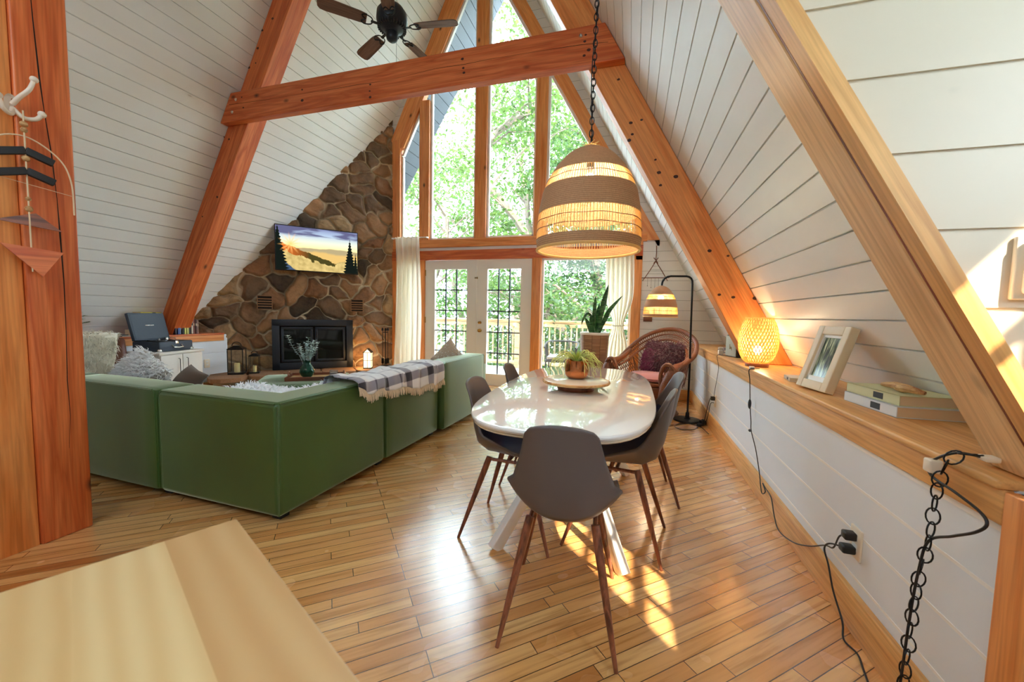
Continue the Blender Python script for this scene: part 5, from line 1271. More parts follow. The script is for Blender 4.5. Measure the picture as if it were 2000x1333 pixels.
# lower back panel: spokes from the inner hoop to the seat
bp_ = MB()
for i in range(14, n-14, 2):
    p = Vector(Ip[i]); t_ = (i-n/2)/(n/2); q = Vector((t_*.30, .24, .40)); bp_.tube([p[:], ((p+q)/2+Vector((0, .03, 0)))[:], q[:]], .005, 5)
for z in (.47, .56, .65): bp_.tube([(x, .25+.03*(1-abs(x)/.3)+(z-.45)*.12, z) for x in [-.26+.04*i for i in range(14)]], .004, 4)
obj('back_spokes', bp_, 'wicker_brown', wc)
for s in (-1, 1):
    # rolled arm: rises from the floor skirt, curls over to the hoop end
    P = smooth_path([(s*.24, -.26, .10), (s*.30, -.33, .26), (s*.37, -.38, .42), (s*.42, -.37, .555), (s*.40, -.27, .62), (s*.41, -.08, .665), (s*.42, .10, .74)], 6)
    rr_ = [.028+.042*max(0, math.sin(math.pi*min(1, i/(len(P)*.75)))) for i in range(len(P))]
    arm = obj('rolled_arm', MB().tube(P, rr_, 12), 'wicker_brown', wc)
    fp = MB(); cx_, cy_, cz_ = s*.375, -.385, .50
    fp.tube([(cx_+.085*math.cos(a), cy_, cz_+.165*math.sin(a)) for a in [2*math.pi*i/32 for i in range(32)]], .022, 10, closed=True)
    fo = obj('arm_front', fp, 'wicker_brown', wc); fl2 = MB()
    for k in range(-4, 5):
        for q in (-1, 1):
            P2 = [(cx_+x, cy_+.004*q, cz_+z) for x, z in ((k*.034+q*t_*.16, t_*.30) for t_ in (-.5, -.4, -.3, -.2, -.1, 0, .1, .2, .3, .4, .5)) if (x/.085)**2+(z/.165)**2 < 1.05]
            if len(P2) > 1: fl2.tube(P2, .0045, 4)
    obj('front_lattice', fl2, 'wicker_brown', fo)
    sd_ = MB()
    quad = [Vector((s*.30, -.30, .22)), Vector((s*.40, -.30, .56)), Vector((s*.38, .10, .66)), Vector((s*.28, .20, .34))]
    for k in range(13):
        t = k/12
        for (A, B, Cq, Dq) in ((quad[0], quad[1], quad[3], quad[2]),):
            a = A.lerp(Cq, t); b = B.lerp(Dq, min(1, t+.25)); sd_.tube([a[:], b[:]], .0045, 4)
            b = B.lerp(Dq, max(0, t-.25)); sd_.tube([a[:], b[:]], .0045, 4)
    for k in range(6):
        t = (k+.5)/6; sd_.tube([quad[0].lerp(quad[1], t)[:], quad[3].lerp(quad[2], t)[:]], .004, 4)
    obj('arm_lattice', sd_, 'wicker_brown', arm)
obj('seat_frame', MB().lathe([(.001, .36), (.30, .36), (.325, .375), (.33, .40), (.31, .41), (.001, .41)], 32, Matrix.Diagonal((1, .95, 1, 1))), 'wicker_brown', wc)
obj('seat_cushion', MB().lathe([(.001, .412), (.27, .412), (.31, .43), (.315, .455), (.28, .485), (.15, .50), (.001, .505)], 32, Matrix.Diagonal((1, .95, 1, 1))), 'cushion_pink', wc)
obj('skirt', MB().lathe([(.30, .36), (.25, .28), (.20, .18), (.20, .12), (.27, .02)], 36, wob=lambda a, z: .004*math.sin(24*a)), 'wicker_brown', wc, solid=.008)
obj('base_ring', MB().tube([(.28*math.cos(a), .27*math.sin(a), .018) for a in [2*math.pi*i/40 for i in range(40)]], .018, 8, closed=True), 'wicker_brown', wc)
for k in range(4):
    a = R_(45+90*k); obj('leg', MB().tube([(.20*math.cos(a), .20*math.sin(a), .36), (.27*math.cos(a), .27*math.sin(a), .02)], .014, 8), 'wicker_brown', wc)
pl = pillow('fur_pillow', 'shaggy magenta and plum fur pillow in the wicker armchair', (.40, 5.26, .685), R_(-33), R_(-22), .46, .36, .16, 'fur_plum', 'fur_plum', 5200, .06, seed=31)
mg = fur(MB(), lambda rr: (lambda u, v: (Vector((u*.23, -((1-u*u)*(1-v*v))**.55*.08, v*.18)), Vector((u*.5, -1, v*.5)).normalized()))(rr.uniform(-1, -.25), rr.uniform(-1, .3)), 1500, .06, .0035, 77)
obj('magenta_fur', mg, 'fur_magenta', pl, matrix=T_(0, 0, 0, 0, R_(-22)), smooth=False, label='bright magenta fur at the lower left')
# ---- planter with snake plant
pn = thing('planter', 'tall round woven planter standing by the big window', 'planter', (-.49, 5.66, 0))
def planter_mat():
    m, nt, b, o = newmat('planter_weave')
    br = N(nt, 'TexBrick'); t = N(nt, 'TexCoord'); mp = N(nt, 'Mapping'); mp.inputs['Scale'].default_value = (1, 1, 1); L(nt, t.outputs['UV'], mp.inputs[0]); L(nt, mp.outputs[0], br.inputs[0])
    br.inputs['Color1'].default_value = c4(srgb(150, 112, 84)); br.inputs['Color2'].default_value = c4(srgb(176, 138, 104)); br.inputs['Mortar'].default_value = c4(srgb(88, 62, 46)); br.inputs['Scale'].default_value = 1
    br.inputs['Mortar Size'].default_value = .0025; br.inputs['Brick Width'].default_value = .11; br.inputs['Row Height'].default_value = .022; br.offset = 0
    L(nt, br.outputs[0], b.inputs['Base Color']); b.inputs['Roughness'].default_value = .4; bump(nt, b, br.outputs['Fac'], -.4, .004)
planter_mat()
seg = 48; pr = [(.15, 0), (.158, .1), (.178, .45), (.196, .80), (.20, .92)]
m2 = MB().lathe(pr, seg); m2.uv = [(2*math.pi*.19*k/seg, z) for r, z in pr for k in range(seg)]
obj('planter_body', m2, 'planter_weave', pn)
obj('planter_rim', MB().lathe([(.20, .915), (.207, .925), (.207, .945), (.198, .95), (.18, .945), (.178, .90)], seg), 'white_trim', pn)
obj('planter_soil', MB().lathe([(.001, .915), (.18, .915)], 32), 'soil', pn)
sn = thing('snake_plant', 'upright dark green snake plant growing in the tall planter', 'plant', (-.49, 5.66, .915))
def sleaf(pts, w_):
    P = [Vector(p) for p in smooth_path(pts, 6)]; n = len(P); mb = MB(); vs = []
    for i, p in enumerate(P):
        t = i/(n-1); ww = w_*(.55+.45*math.sin(math.pi*min(1, t*1.25)*.8)) if t < .6 else w_*max(0.02, (1-((t-.6)/.4)**1.5))
        tg = (P[min(i+1, n-1)]-P[max(0, i-1)]).normalized(); s = tg.cross(Vector((.3, 1, 0))).normalized(); f = s.cross(tg)
        vs += [(p-s*ww)[:], (p+f*ww*.35)[:], (p+s*ww)[:]]
    mb.add(vs, [q for i in range(n-1) for q in ((3*i, 3*i+1, 3*i+4, 3*i+3), (3*i+1, 3*i+2, 3*i+5, 3*i+4))]); return mb
for pts, w_ in (([(.02, 0, 0), (.07, -.02, .25), (.12, -.02, .50), (.165, -.02, .70)], .038), ([(.05, 0, 0), (.12, 0, .2), (.20, -.02, .36), (.36, -.03, .55)], .030), ([(-.02, 0, 0), (-.02, -.02, .2), (-.01, -.02, .42), (-.005, -.02, .54)], .026), ([(-.05, 0, 0), (-.08, -.02, .12), (-.14, -.03, .24)], .032), ([(0, -.02, 0), (.10, -.05, .14), (.17, -.06, .28), (.20, -.06, .36)], .026), ([(-.04, 0, 0), (-.02, 0, .18), (-.10, -.02, .30), (-.17, -.03, .20), (-.185, -.03, .13)], .018), ([(.03, .02, 0), (.02, .03, .22), (.05, .03, .45)], .032), ([(.0, .0, 0), (-.05, -.03, .15), (-.06, -.04, .30)], .024)):
    obj('sword_leaf', sleaf(pts, w_), 'snake_leaf', sn, solid=.004)
# ---- curtains
def curtain(name, label, loc, W, H, tie=None, folds=7, amp=.035):
    t = thing(name, label, 'curtain', loc)
    def f(u, v):
        z = H*(1-v); w_ = 1.0; sh = 0
        if tie is not None:
            k = math.exp(-((z-tie)/.26)**2); w_ = 1-.62*k; sh = .0*k
            w_ *= 1-.12*(z < tie)*(1-k)
        else: w_ = .90+.16*v-.10*math.exp(-((v-.0)/.08)**2)*0
        x = (u-.5)*W*w_+sh+.02*math.sin(v*4); y = amp*math.sin(2*math.pi*folds*u+.9*math.sin(3*v))*(.55+.45*w_)+.008*math.sin(40*u+9*v)
        return (x, y, z)
    obj('curtain_cloth', MB().grid(f, 150, 60), 'curtain_cloth', t)
    return t
m, nt, b, o_ = newmat('curtain_cloth'); b.inputs['Base Color'].default_value = c4(srgb(240, 234, 220)); b.inputs['Roughness'].default_value = .9
tr_ = N(nt, 'BsdfTranslucent'); tr_.inputs[0].default_value = c4(srgb(244, 236, 214)); mx = N(nt, 'MixShader'); mx.inputs[0].default_value = .4
L(nt, b.outputs[0], mx.inputs[1]); L(nt, tr_.outputs[0], mx.inputs[2]); L(nt, mx.outputs[0], o_.inputs[0])
curtain('curtain', 'ivory curtain hanging straight in the corner by the stone wall', (-3.67, 5.90, .03), .50, 2.41, None, 5)
curtain('curtain', 'ivory curtain gathered by a tieback at the right of the big window', (-.20, 5.92, .03), .40, 2.12, 1.02, 6, .028)
tag(obj('curtain_tieback', MB().tube([(-.185+.085*math.cos(a), 5.92+.05*math.sin(a), 1.05+.006*math.sin(a)) for a in [2*math.pi*i/30 for i in range(30)]], .008, 6, closed=True), 'curtain_ivory'), 'ivory cord tieback round the right curtain', 'tieback')
for (xa, xb, z, y, lab) in ((-4.0, -3.34, 2.435, 5.96, 'slim rod carrying the left curtain'), (-.50, .02, 2.145, 5.965, 'slim rod carrying the right curtain')):
    t = thing('curtain_rod', lab, 'rod', ((xa+xb)/2, y, z)); obj('rod', MB().tube([(-(xb-xa)/2, 0, 0), ((xb-xa)/2, 0, 0)], .008, 8), 'white_trim', t)
    for s in (-1, 1): obj('rod_bracket', MB().box((s*(xb-xa)/2-.01, 0, -.012), (s*(xb-xa)/2+.01, YW-.03-y, .012), bev=.002), 'white_trim', t)
# ---- twig wall hanging and little block
tw = thing('twig_wall_hanging', 'twig teepee wall hanging on the white wall above the floor lamp shade', 'wall decoration', (.30, YW-.006, 1.70))
tk = MB()
for P in (((.0, 0, .28), (-.17, 0, -.0)), ((.0, 0, .28), (.17, 0, .0)), ((-.03, -.006, .33), (.03, -.006, .25)), ((.03, -.006, .33), (-.03, -.006, .25)), ((-.20, -.008, .045), (.19, -.008, .045)), ((0, -.004, .30), (.0, -.004, .50))): tk.tube([P[0], ((P[0][0]+P[1][0])/2+.004, P[0][1], (P[0][2]+P[1][2])/2), P[1]], .0055, 6)
obj('twigs', tk, 'wicker_brown', tw)
tk = MB()
for x in (-.10, -.05, 0, .05, .10): tk.tube([(x, -.004, .045), (x, -.004, -.12+abs(x)*.5)], .0018, 4).ball((x, -.006, -.12+abs(x)*.5), .006, 8)
for z in (.10, .16, .21): tk.tube([(-(.28-z)*.55, -.005, z), ((.28-z)*.55, -.005, z)], .0016, 4)
obj('beaded_strings', tk, 'cord_brown', tw)
tag(obj('wooden_plaque', MB().box((.165, YW-.02, 1.115), (.285, YW-.002, 1.20), bev=.002), 'walnut_x'), 'small brown wooden plaque on the white wall under the rattan floor lamp shade', 'plaque')
# ================================================================ RIGHT SHELF
# bamboo table lamp
bl = thing('bamboo_lamp', 'glowing woven bamboo table lamp on the right shelf', 'lamp', (.935, 3.42, ZS+.001))
bprof = [(.075, .028), (.10, .05), (.118, .09), (.132, .15), (.134, .21), (.125, .28), (.108, .335), (.092, .365)]
m, nt, b, o_ = newmat('bamboo_strip'); b.inputs['Base Color'].default_value = c4(srgb(240, 206, 130)); b.inputs['Roughness'].default_value = .6
tr_ = N(nt, 'BsdfTranslucent'); tr_.inputs[0].default_value = c4(srgb(255, 222, 150)); mx = N(nt, 'MixShader'); mx.inputs[0].default_value = .32
L(nt, b.outputs[0], mx.inputs[1]); L(nt, tr_.outputs[0], mx.inputs[2]); L(nt, mx.outputs[0], o_.inputs[0])
obj('lamp_foot', MB().lathe([(.001, 0), (.078, 0), (.080, .02), (.074, .028), (.001, .028)], 32), 'walnut_x', bl)
mb = MB(); ns = 36
for k in range(ns):
    for s in (-1, 1):
        for off in (0,):
            P = []
            for i in range(13):
                z = .028+(.365-.028)*i/12; a = 2*math.pi*k/ns+s*1.15*i/12; r = interp(bprof, z)+.0012*s; P.append(Vector((r*math.cos(a), r*math.sin(a), z)))
            vs = []
            for i, p in enumerate(P):
                tg = (P[min(i+1, 12)]-P[max(i-1, 0)]).normalized(); nr = Vector((p.x, p.y, 0)).normalized(); sd2 = tg.cross(nr); vs += [(p-sd2*.0036)[:], (p+sd2*.0036)[:]]
            mb.add(vs, [(2*i, 2*i+1, 2*i+3, 2*i+2) for i in range(12)])
obj('woven_shade', mb, 'bamboo_strip', bl, smooth=False, solid=.0008)
obj('shade_rim', MB().lathe([(.090, .362), (.094, .366), (.094, .376), (.088, .376), (.088, .362)], 40), 'bamboo_strip', bl)
obj('lamp_bulb', MB().ball((0, 0, .13), .03, 16), 'bulb_glow', bl)
obj('lamp_socket', MB().lathe([(.001, .028), (.016, .028), (.016, .09), (.001, .10)], 14), 'white_trim', bl)
point_lamp('bamboo_bulb_light', (.935, 3.42, ZS+.18), 2.0, (1, .78, .46), .03)
# its cord with inline switch
cd = thing('cable', 'black lamp cord with an inline switch hanging from the bamboo lamp to the outlet', 'cord', (.84, 3.1, 0))
P = [(.90, 3.22, .826), (.86, 3.20, .828), (.832, 3.195, .822), (.826, 3.19, .80), (.835, 3.19, .74), (.838, 3.17, .62), (.838, 3.15, .55), (.840, 3.12, .46), (.835, 3.08, .40), (.842, 2.98, .30), (.838, 2.86, .18), (.83, 2.80, .13), (.83, 2.76, .09), (.835, 2.72, .12), (.83, 2.76, .155), (.832, 2.71, .145), (.83, 2.60, .135), (.82, 2.50, .07), (.815, 2.40, .035), (.83, 2.25, .06), (.84, 2.10, .13), (.835, 1.95, .22), (.825, 1.86, .26), (.82, 1.81, .335), (.835, 1.783, .36)]
obj('cord_cable', MB().tube([(x-.84, y-3.1, z) for x, y, z in smooth_path(P, 6)], .0032, 6), 'cord_black', cd)
obj('inline_switch', MB().ball((-.004, .06, .575), .014, 14, sc=(.8, .8, 2.6)), 'cord_black', cd)
obj('plug', MB().box((-.022, -1.335, .342), (.0185, -1.298, .372), bev=.006), 'cord_black', cd)
obj('cord_connector', MB().ball((-.006, .01, .395), .010, 10, sc=(1, 1.6, 1)), 'cord_black', cd)
tag(obj('cord_clip', MB().box((.835, 3.20, ZS+.002), (.865, 3.235, ZS+.02), bev=.003), 'white_trim'), 'small white cord clip at the shelf edge below the bamboo lamp', 'clip')
c2 = thing('cable', 'black cord running from the outlet down to the floor beside the hanging chain', 'cord', (.84, 1.8, 0))
P = [(.835, 1.79, .30), (.80, 1.83, .29), (.795, 1.86, .25), (.80, 1.83, .20), (.805, 1.79, .12), (.815, 1.73, .04), (.80, 1.68, .006), (.815, 1.62, .005), (.80, 1.55, .005), (.77, 1.42, .005), (.75, 1.32, .005)]
obj('cord_cable', MB().tube([(x-.84, y-1.8, z) for x, y, z in smooth_path(P, 6)], .0034, 6), 'cord_black', c2)
obj('plug', MB().box((-.026, -.035, .288), (.0185, .005, .318), bev=.007), 'cord_black', c2)
# swag chain with cord
sc_ = thing('swag_chain', 'dark ring chain with a black cord hanging from the near end of the shelf', 'chain', (.79, 1.28, 0))
mb = MB(); pts = [(.85, 1.262, .855), (.815, 1.285, .845), (.80, 1.295, .80), (.792, 1.297, .74), (.785, 1.290, .68), (.778, 1.285, .60), (.768, 1.290, .50), (.758, 1.285, .38), (.750, 1.275, .26), (.742, 1.272, .14), (.735, 1.27, .02)]
P = [Vector(p) for p in smooth_path(pts, 20)]; acc = 0; last = P[0]; k = 0; step = .033
for i in range(1, len(P)):
    acc += (P[i]-P[i-1]).length
    if acc > step:
        c = (P[i]+last)/2; d = (P[i]-last).normalized(); last = P[i]; acc = 0
        M = Matrix.Translation(c) @ d.to_track_quat('Z', 'Y').to_matrix().to_4x4() @ Matrix.Rotation(R_(90)*(k % 2)+.15, 4, 'Z'); k += 1
        mb.tube([(.0145*math.cos(a), 0, .0215*math.sin(a)) for a in [2*math.pi*j/14 for j in range(14)]], .0021, 6, M=M @ Matrix.Translation((-.0, 0, 0)), closed=True)
mb.v = [(x-.79, y-1.28, z) for x, y, z in mb.v]
obj('chain_links', mb, 'black_metal', sc_)
P = smooth_path([(.86, 1.255, .85), (.825, 1.30, .845), (.80, 1.344, .80), (.795, 1.325, .77), (.80, 1.25, .757), (.81, 1.19, .738), (.81, 1.168, .718), (.80, 1.181, .69), (.79, 1.23, .651), (.778, 1.285, .605), (.765, 1.288, .52), (.752, 1.282, .38), (.742, 1.275, .22), (.73, 1.27, .02)], 8)
obj('chain_cord', MB().tube([(x-.79, y-1.28, z) for x, y, z in P], .0034, 6), 'cord_black', sc_)
obj('cord_switch', MB().box((-.0, .045, .775), (.03, .075, .812), bev=.005), 'outlet_plastic', sc_)
obj('ceiling_hook', MB().box((.06, -.035, .842), (.09, -.005, .856), bev=.004), 'outlet_plastic', sc_)
# radio speaker, small books and figurine
rd = thing('radio_speaker', 'small black tabletop speaker with a pale grey front on the far end of the shelf', 'speaker', (.972, 4.172, ZS+.001), R_(-77))
obj('speaker_case', MB().box((-.108, -.058, 0), (.108, .06, .205), bev=.012), 'black_matte', rd)
flat('speaker_cloth', srgb(176, 184, 172), .8, bumpy=.3)
obj('speaker_front', MB().box((-.100, -.063, .008), (.100, -.057, .197), bev=.003), 'speaker_cloth', rd)
lg = MB()   # little script lettering 'by' in dark and gold
lg.box((-.016, -.0655, .075), (-.011, -.0635, .118)).box((-.011, -.0655, .075), (.0, -.0635, .080)).box((-.004, -.0655, .08), (.001, -.0635, .092)).box((-.011, -.0655, .092), (.0, -.0635, .097))
lg.box((.008, -.0655, .078), (.012, -.0635, .095)).box((.020, -.0655, .062), (.024, -.0635, .095)).box((.012, -.0655, .076), (.020, -.0635, .080))
obj('speaker_lettering', lg, 'brass', rd, smooth=False)
for k, (th_, col, lab) in enumerate(((.018, (150, 122, 108), 'thin brownish book, lowest of the stack beside the small speaker'), (.026, (120, 96, 88), 'dusty brown book, middle of the stack beside the small speaker'), (.022, (176, 140, 126), 'pinkish tan book, top of the stack beside the small speaker'))):
    z = ZS+.001+(0, .019, .046)[k]; book(lab, (.96, 4.42, z), (th_, .13, .19-.01*k), col, R_(-70+4*k), flat_=True)
fg = thing('glass_figurine', 'small white and green glass figurine in front of the stacked books', 'figurine', (.868, 4.36, ZS+.001))
obj('figurine_block', MB().box((-.022, -.022, .0), (.022, .022, .045), bev=.005), 'white_paint', fg); obj('figurine_top', MB().ball((0, 0, .062), .02, 12, sc=(1.2, 1, .8)), 'outlet_plastic', fg)
# picture frame, leaning back
pfm = thing('picture_frame', 'cream photo frame with a woodland family picture leaning on the right shelf', 'picture frame', (.925, 2.386, ZS+.002), R_(-81))
FW, FH = .245, .34; Mf = T_(0, 0, 0, 0, R_(-17))
mb = MB(); bw = .045
mb.box((-FW/2, -.03, 0), (-FW/2+bw, .012, FH), Mf, bev=.004).box((FW/2-bw, -.03, 0), (FW/2, .012, FH), Mf, bev=.004).box((-FW/2+bw, -.03, 0), (FW/2-bw, .012, bw), Mf, bev=.004).box((-FW/2+bw, -.03, FH-bw), (FW/2-bw, .012, FH), Mf, bev=.004)
flat('frame_cream', srgb(228, 210, 178), .45)
obj('frame_border', mb, 'frame_cream', pfm)
mb = MB(); i0 = bw-.004; mw = .018
for lo, hi in (((-FW/2+i0, -.018, i0), (-FW/2+i0+mw, -.008, FH-i0)), ((FW/2-i0-mw, -.018, i0), (FW/2-i0, -.008, FH-i0)), ((-FW/2+i0, -.018, i0), (FW/2-i0, -.008, i0+mw+.012)), ((-FW/2+i0, -.018, FH-i0-mw), (FW/2-i0, -.008, FH-i0))): mb.box(lo, hi, Mf)
obj('frame_mat', mb, 'white_trim', pfm, smooth=False)
m, nt, b, o_ = newmat('woodland_photo')
t = N(nt, 'TexCoord'); mp = N(nt, 'Mapping'); mp.inputs['Scale'].default_value = (7, 1.4, 1); L(nt, t.outputs['UV'], mp.inputs[0]); n = N(nt, 'TexNoise'); n.inputs['Scale'].default_value = 1.4; n.inputs['Detail'].default_value = 5; L(nt, mp.outputs[0], n.inputs[0])
g = ramp(nt, n.outputs[0], [(.35, srgb(44, 62, 54)), (.5, srgb(120, 140, 116)), (.62, srgb(216, 232, 190)), (.75, srgb(250, 250, 240))]).outputs[0]
s = N(nt, 'SeparateXYZ'); L(nt, t.outputs['UV'], s.inputs[0]); fy = ramp(nt, s.outputs[1], [(.10, (1, 1, 1)), (.62, (.75, .75, .75)), (.78, (0, 0, 0))]).outputs[0]
v = N(nt, 'TexVoronoi'); v.inputs['Scale'].default_value = 5; mp2 = N(nt, 'Mapping'); mp2.inputs['Scale'].default_value = (1, .38, 1); L(nt, t.outputs['UV'], mp2.inputs[0]); L(nt, mp2.outputs[0], v.inputs[0])
vv = ramp(nt, v.outputs['Distance'], [(.25, (1, 1, 1)), (.42, (0, 0, 0))]).outputs[0]; f = mix(nt, 1, vv, fy, 'MULTIPLY')
L(nt, mix(nt, f, g, srgb(66, 74, 82)), b.inputs['Base Color']); b.inputs['Roughness'].default_value = .12
mb = MB().add([tuple(Mf @ Vector(p)) for p in ((-FW/2+.05, -.009, .06), (FW/2-.05, -.009, .06), (FW/2-.05, -.009, FH-.055), (-FW/2+.05, -.009, FH-.055))], [(0, 1, 2, 3)]); mb.uv = [(0, 0), (1, 0), (1, 1), (0, 1)]
obj('photograph', mb, 'woodland_photo', pfm, smooth=False)
obj('frame_back', MB().box((-FW/2+.01, .0, .01), (FW/2-.01, .014, FH-.01), Mf), 'walnut_x', pfm, smooth=False)
# white booklet, wooden block, two big books, driftwood
book('small white booklet lying on the shelf between lamp and picture frame', (.965, 2.74, ZS+.001), (.022, .10, .16), (232, 222, 206), R_(-98), flat_=True)
tag(obj('wooden_block', MB().box((1.08, 2.24, ZS+.001), (1.14, 2.40, ZS+.035), bev=.004), 'red_y'), 'reddish wooden block against the slope behind the picture frame', 'block')
book('thick white-spined hardback, lower of the two big books on the near shelf', (1.078, 2.00, ZS+.001), (.042, .23, .33), (214, 222, 226), R_(-86), flat_=True)
book('thick greenish-yellow hardback, upper of the two big books on the near shelf', (1.078, 2.01, ZS+.0435), (.040, .21, .31), (206, 206, 160), R_(-84), flat_=True)
dw = MB().tube(smooth_path([(-.10, 0, 0), (-.05, .01, .004), (0, 0, .002), (.05, -.012, .006), (.10, 0, 0)], 5), [.006+.012*math.sin(math.pi*min(1, (i+.5)/21)) for i in range(21)], 8)
o = obj('driftwood', dw, 'driftwood', matrix=T_(1.04, 1.93, ZS+.0435+.040+.017, R_(-80))); tag(o, 'pale twisted piece of driftwood lying on top of the big books', 'driftwood')
# outlet cords near floor lamp, power strip
pc = thing('power_strip', 'black power strip with cords on the floor by the floor lamp base', 'power strip', (.80, 4.72, 0), R_(60))
obj('strip_body', MB().box((-.10, -.025, 0), (.10, .025, .03), bev=.005), 'black_matte', pc)
for k in range(2): obj('strip_plug', MB().box((-.06+.06*k, -.015, .03), (-.03+.06*k, .015, .06), bev=.004), 'cord_black', pc)
c3 = thing('cable', 'black cord dropping from the outlet behind the floor lamp to the floor', 'cord', (.84, 4.5, 0))
for P in ([(.85, 4.45, .36), (.82, 4.47, .35), (.81, 4.56, .22), (.80, 4.62, .08), (.78, 4.66, .02)], [(.85, 4.45, .31), (.825, 4.48, .29), (.815, 4.52, .15), (.80, 4.60, .03)], [(.79, 4.75, .02), (.70, 4.50, .005), (.55, 4.42, .005), (.50, 4.55, .005), (.62, 4.70, .005), (.76, 4.60, .005), (.80, 4.35, .005)]):
    obj('cord_cable', MB().tube([(x-.84, y-4.5, z) for x, y, z in smooth_path(P, 6)], .0034, 6), 'cord_black', c3)
obj('plug', MB().box((-.022, -.07, .335), (.0185, -.03, .375), bev=.006), 'cord_black', c3)
c4_ = thing('cable', 'thin black cord hanging from the small speaker down to the outlet', 'cord', (.84, 4.4, 0))
P = [(.93, 4.12, .825), (.86, 4.24, .825), (.828, 4.28, .822), (.826, 4.285, .79), (.845, 4.30, .70), (.845, 4.34, .58), (.84, 4.38, .46), (.845, 4.43, .38), (.85, 4.45, .36)]
obj('cord_cable', MB().tube([(x-.84, y-4.4, z) for x, y, z in smooth_path(P, 6)], .0026, 6), 'cord_black', c4_)
# white box on the partition
sb = thing('thermostat_box', 'white rounded wall box on the sunlit partition at the right edge', 'wall box', (.86, 1.125, 1.304))
obj('box_back', MB().box((-.088, -.012, -.068), (.06, 0, .066), bev=.004), 'outlet_plastic', sb)
obj('box_cover', MB().box((-.078, -.032, -.058), (.055, -.012, .058), bev=.012), 'white_paint', sb)
# ================================================================ POST: coat hook and hanging ornament
hk = thing('coat_hook', 'white three-pronged coat hook on the timber post', 'hook', (-2.72, 1.10, 2.08), R_(90))
flat('hook_white', srgb(226, 214, 196), .4)
obj('hook_plate', MB().lathe([(.001, -.012), (.020, -.010), (.024, 0)], 20, T_(0, 0, 0, 0, R_(90)) @ Matrix.Diagonal((1, 1.9, 1, 1))), 'hook_white', hk)
for P in ([(0, -.01, -.0), (.01, -.04, .03), (.03, -.07, .07), (.045, -.075, .12)], [(0, -.01, -.02), (.02, -.04, -.055), (.05, -.06, -.05), (.07, -.062, -.02)], [(0, -.01, -.02), (-.02, -.04, -.055), (-.05, -.06, -.045), (-.062, -.062, -.0)]):
    S_ = smooth_path(P, 5); obj('hook_prong', MB().tube(S_, [.010-.002*i/len(S_) for i in range(len(S_))], 10).ball(P[-1], .015, 12), 'hook_white', hk)
for z in (-.02, .018): obj('screw', MB().ball((0, -.012, z), .005, 8), 'brass', hk)
on = thing('hanging_ornament', 'wood and bead hanging ornament with black slats and a bent cane bow below the hook', 'wall decoration', (-2.66, 1.11, 1.95), R_(78))
obj('ornament_string', MB().tube([(0, 0, .10), (0, 0, -.62)], .003, 6), 'paper', on)
for z, r in ((.04, .014), (.015, .012), (-.11, .014), (-.29, .010), (-.335, .014)): obj('bead', MB().ball((0, 0, z), r, 12), 'driftwood', on)
for z, s in ((-.075, .09), (-.165, .09)):
    for q in (-1, 1): obj('black_slat', MB().box((0, -.012, -.016), (s, .012, .016), T_(0, 0, z, 0, 0, q*0) @ Matrix.Rotation(R_(0 if q > 0 else 180), 4, 'Z') @ Matrix.Rotation(R_(20), 4, 'Y'), bev=.003), 'black_matte', on)
obj('cane_bow', MB().tube(smooth_path([(-.15, .01, -.20), (-.10, .01, -.06), (0, .01, -.01), (.10, .01, -.07), (.14, .01, -.17), (.145, .01, -.33)], 8), .0035, 6), 'paper', on)
obj('bow_string', MB().tube([(-.15, .01, -.20), (.14, .01, -.24)], .0015, 4), 'paper', on)
obj('wood_triangle', MB().prism([(-.10, 0, -.40), (.10, 0, -.42), (.02, 0, -.35)], (0, .012, 0)), 'walnut_x', on, smooth=False)
obj('wood_triangle', MB().prism([(-.09, -.004, -.50), (.10, -.004, -.52), (.03, -.004, -.64)], (0, .012, 0)), 'red_x', on, smooth=False)
# ================================================================ OUTSIDE
struct('floor_deck', MB().box((-8, YW+.13, -.12), (5, 8.62, -.03)), 'deck_wood_y', smooth=False)
rl = thing('deck_railing', 'pale wooden deck railing with thin balusters beyond the glass', 'railing', (-1.5, 8.5, -.03))
obj('top_rail', MB().box((-6.5, -.07, 1.05), (5.5, .07, 1.09), bev=.004), 'deck_wood', rl)
obj('rail_board', MB().box((-6.5, -.02, .94), (5.5, .02, 1.05), bev=.003), 'deck_wood', rl)
obj('bottom_rail', MB().box((-6.5, -.02, .08), (5.5, .02, .16), bev=.003), 'deck_wood', rl)
for x in (-5.3, -3.3, -.95, 1.2, 3.2): obj('rail_post', MB().box((x-.05, -.05, 0), (x+.05, .05, 1.06), bev=.004), 'deck_wood', rl)
bal = MB().box((-.014, -.014, .15), (.014, .014, .95))
b0 = obj('baluster', bal, 'deck_wood', rl, smooth=False); b0.location = (-4.9, .03, 0)
for k in range(1, 66):
    b1 = b0.copy(); C.objects.link(b1); b1.location = (-4.9+.12*k, .03, 0)
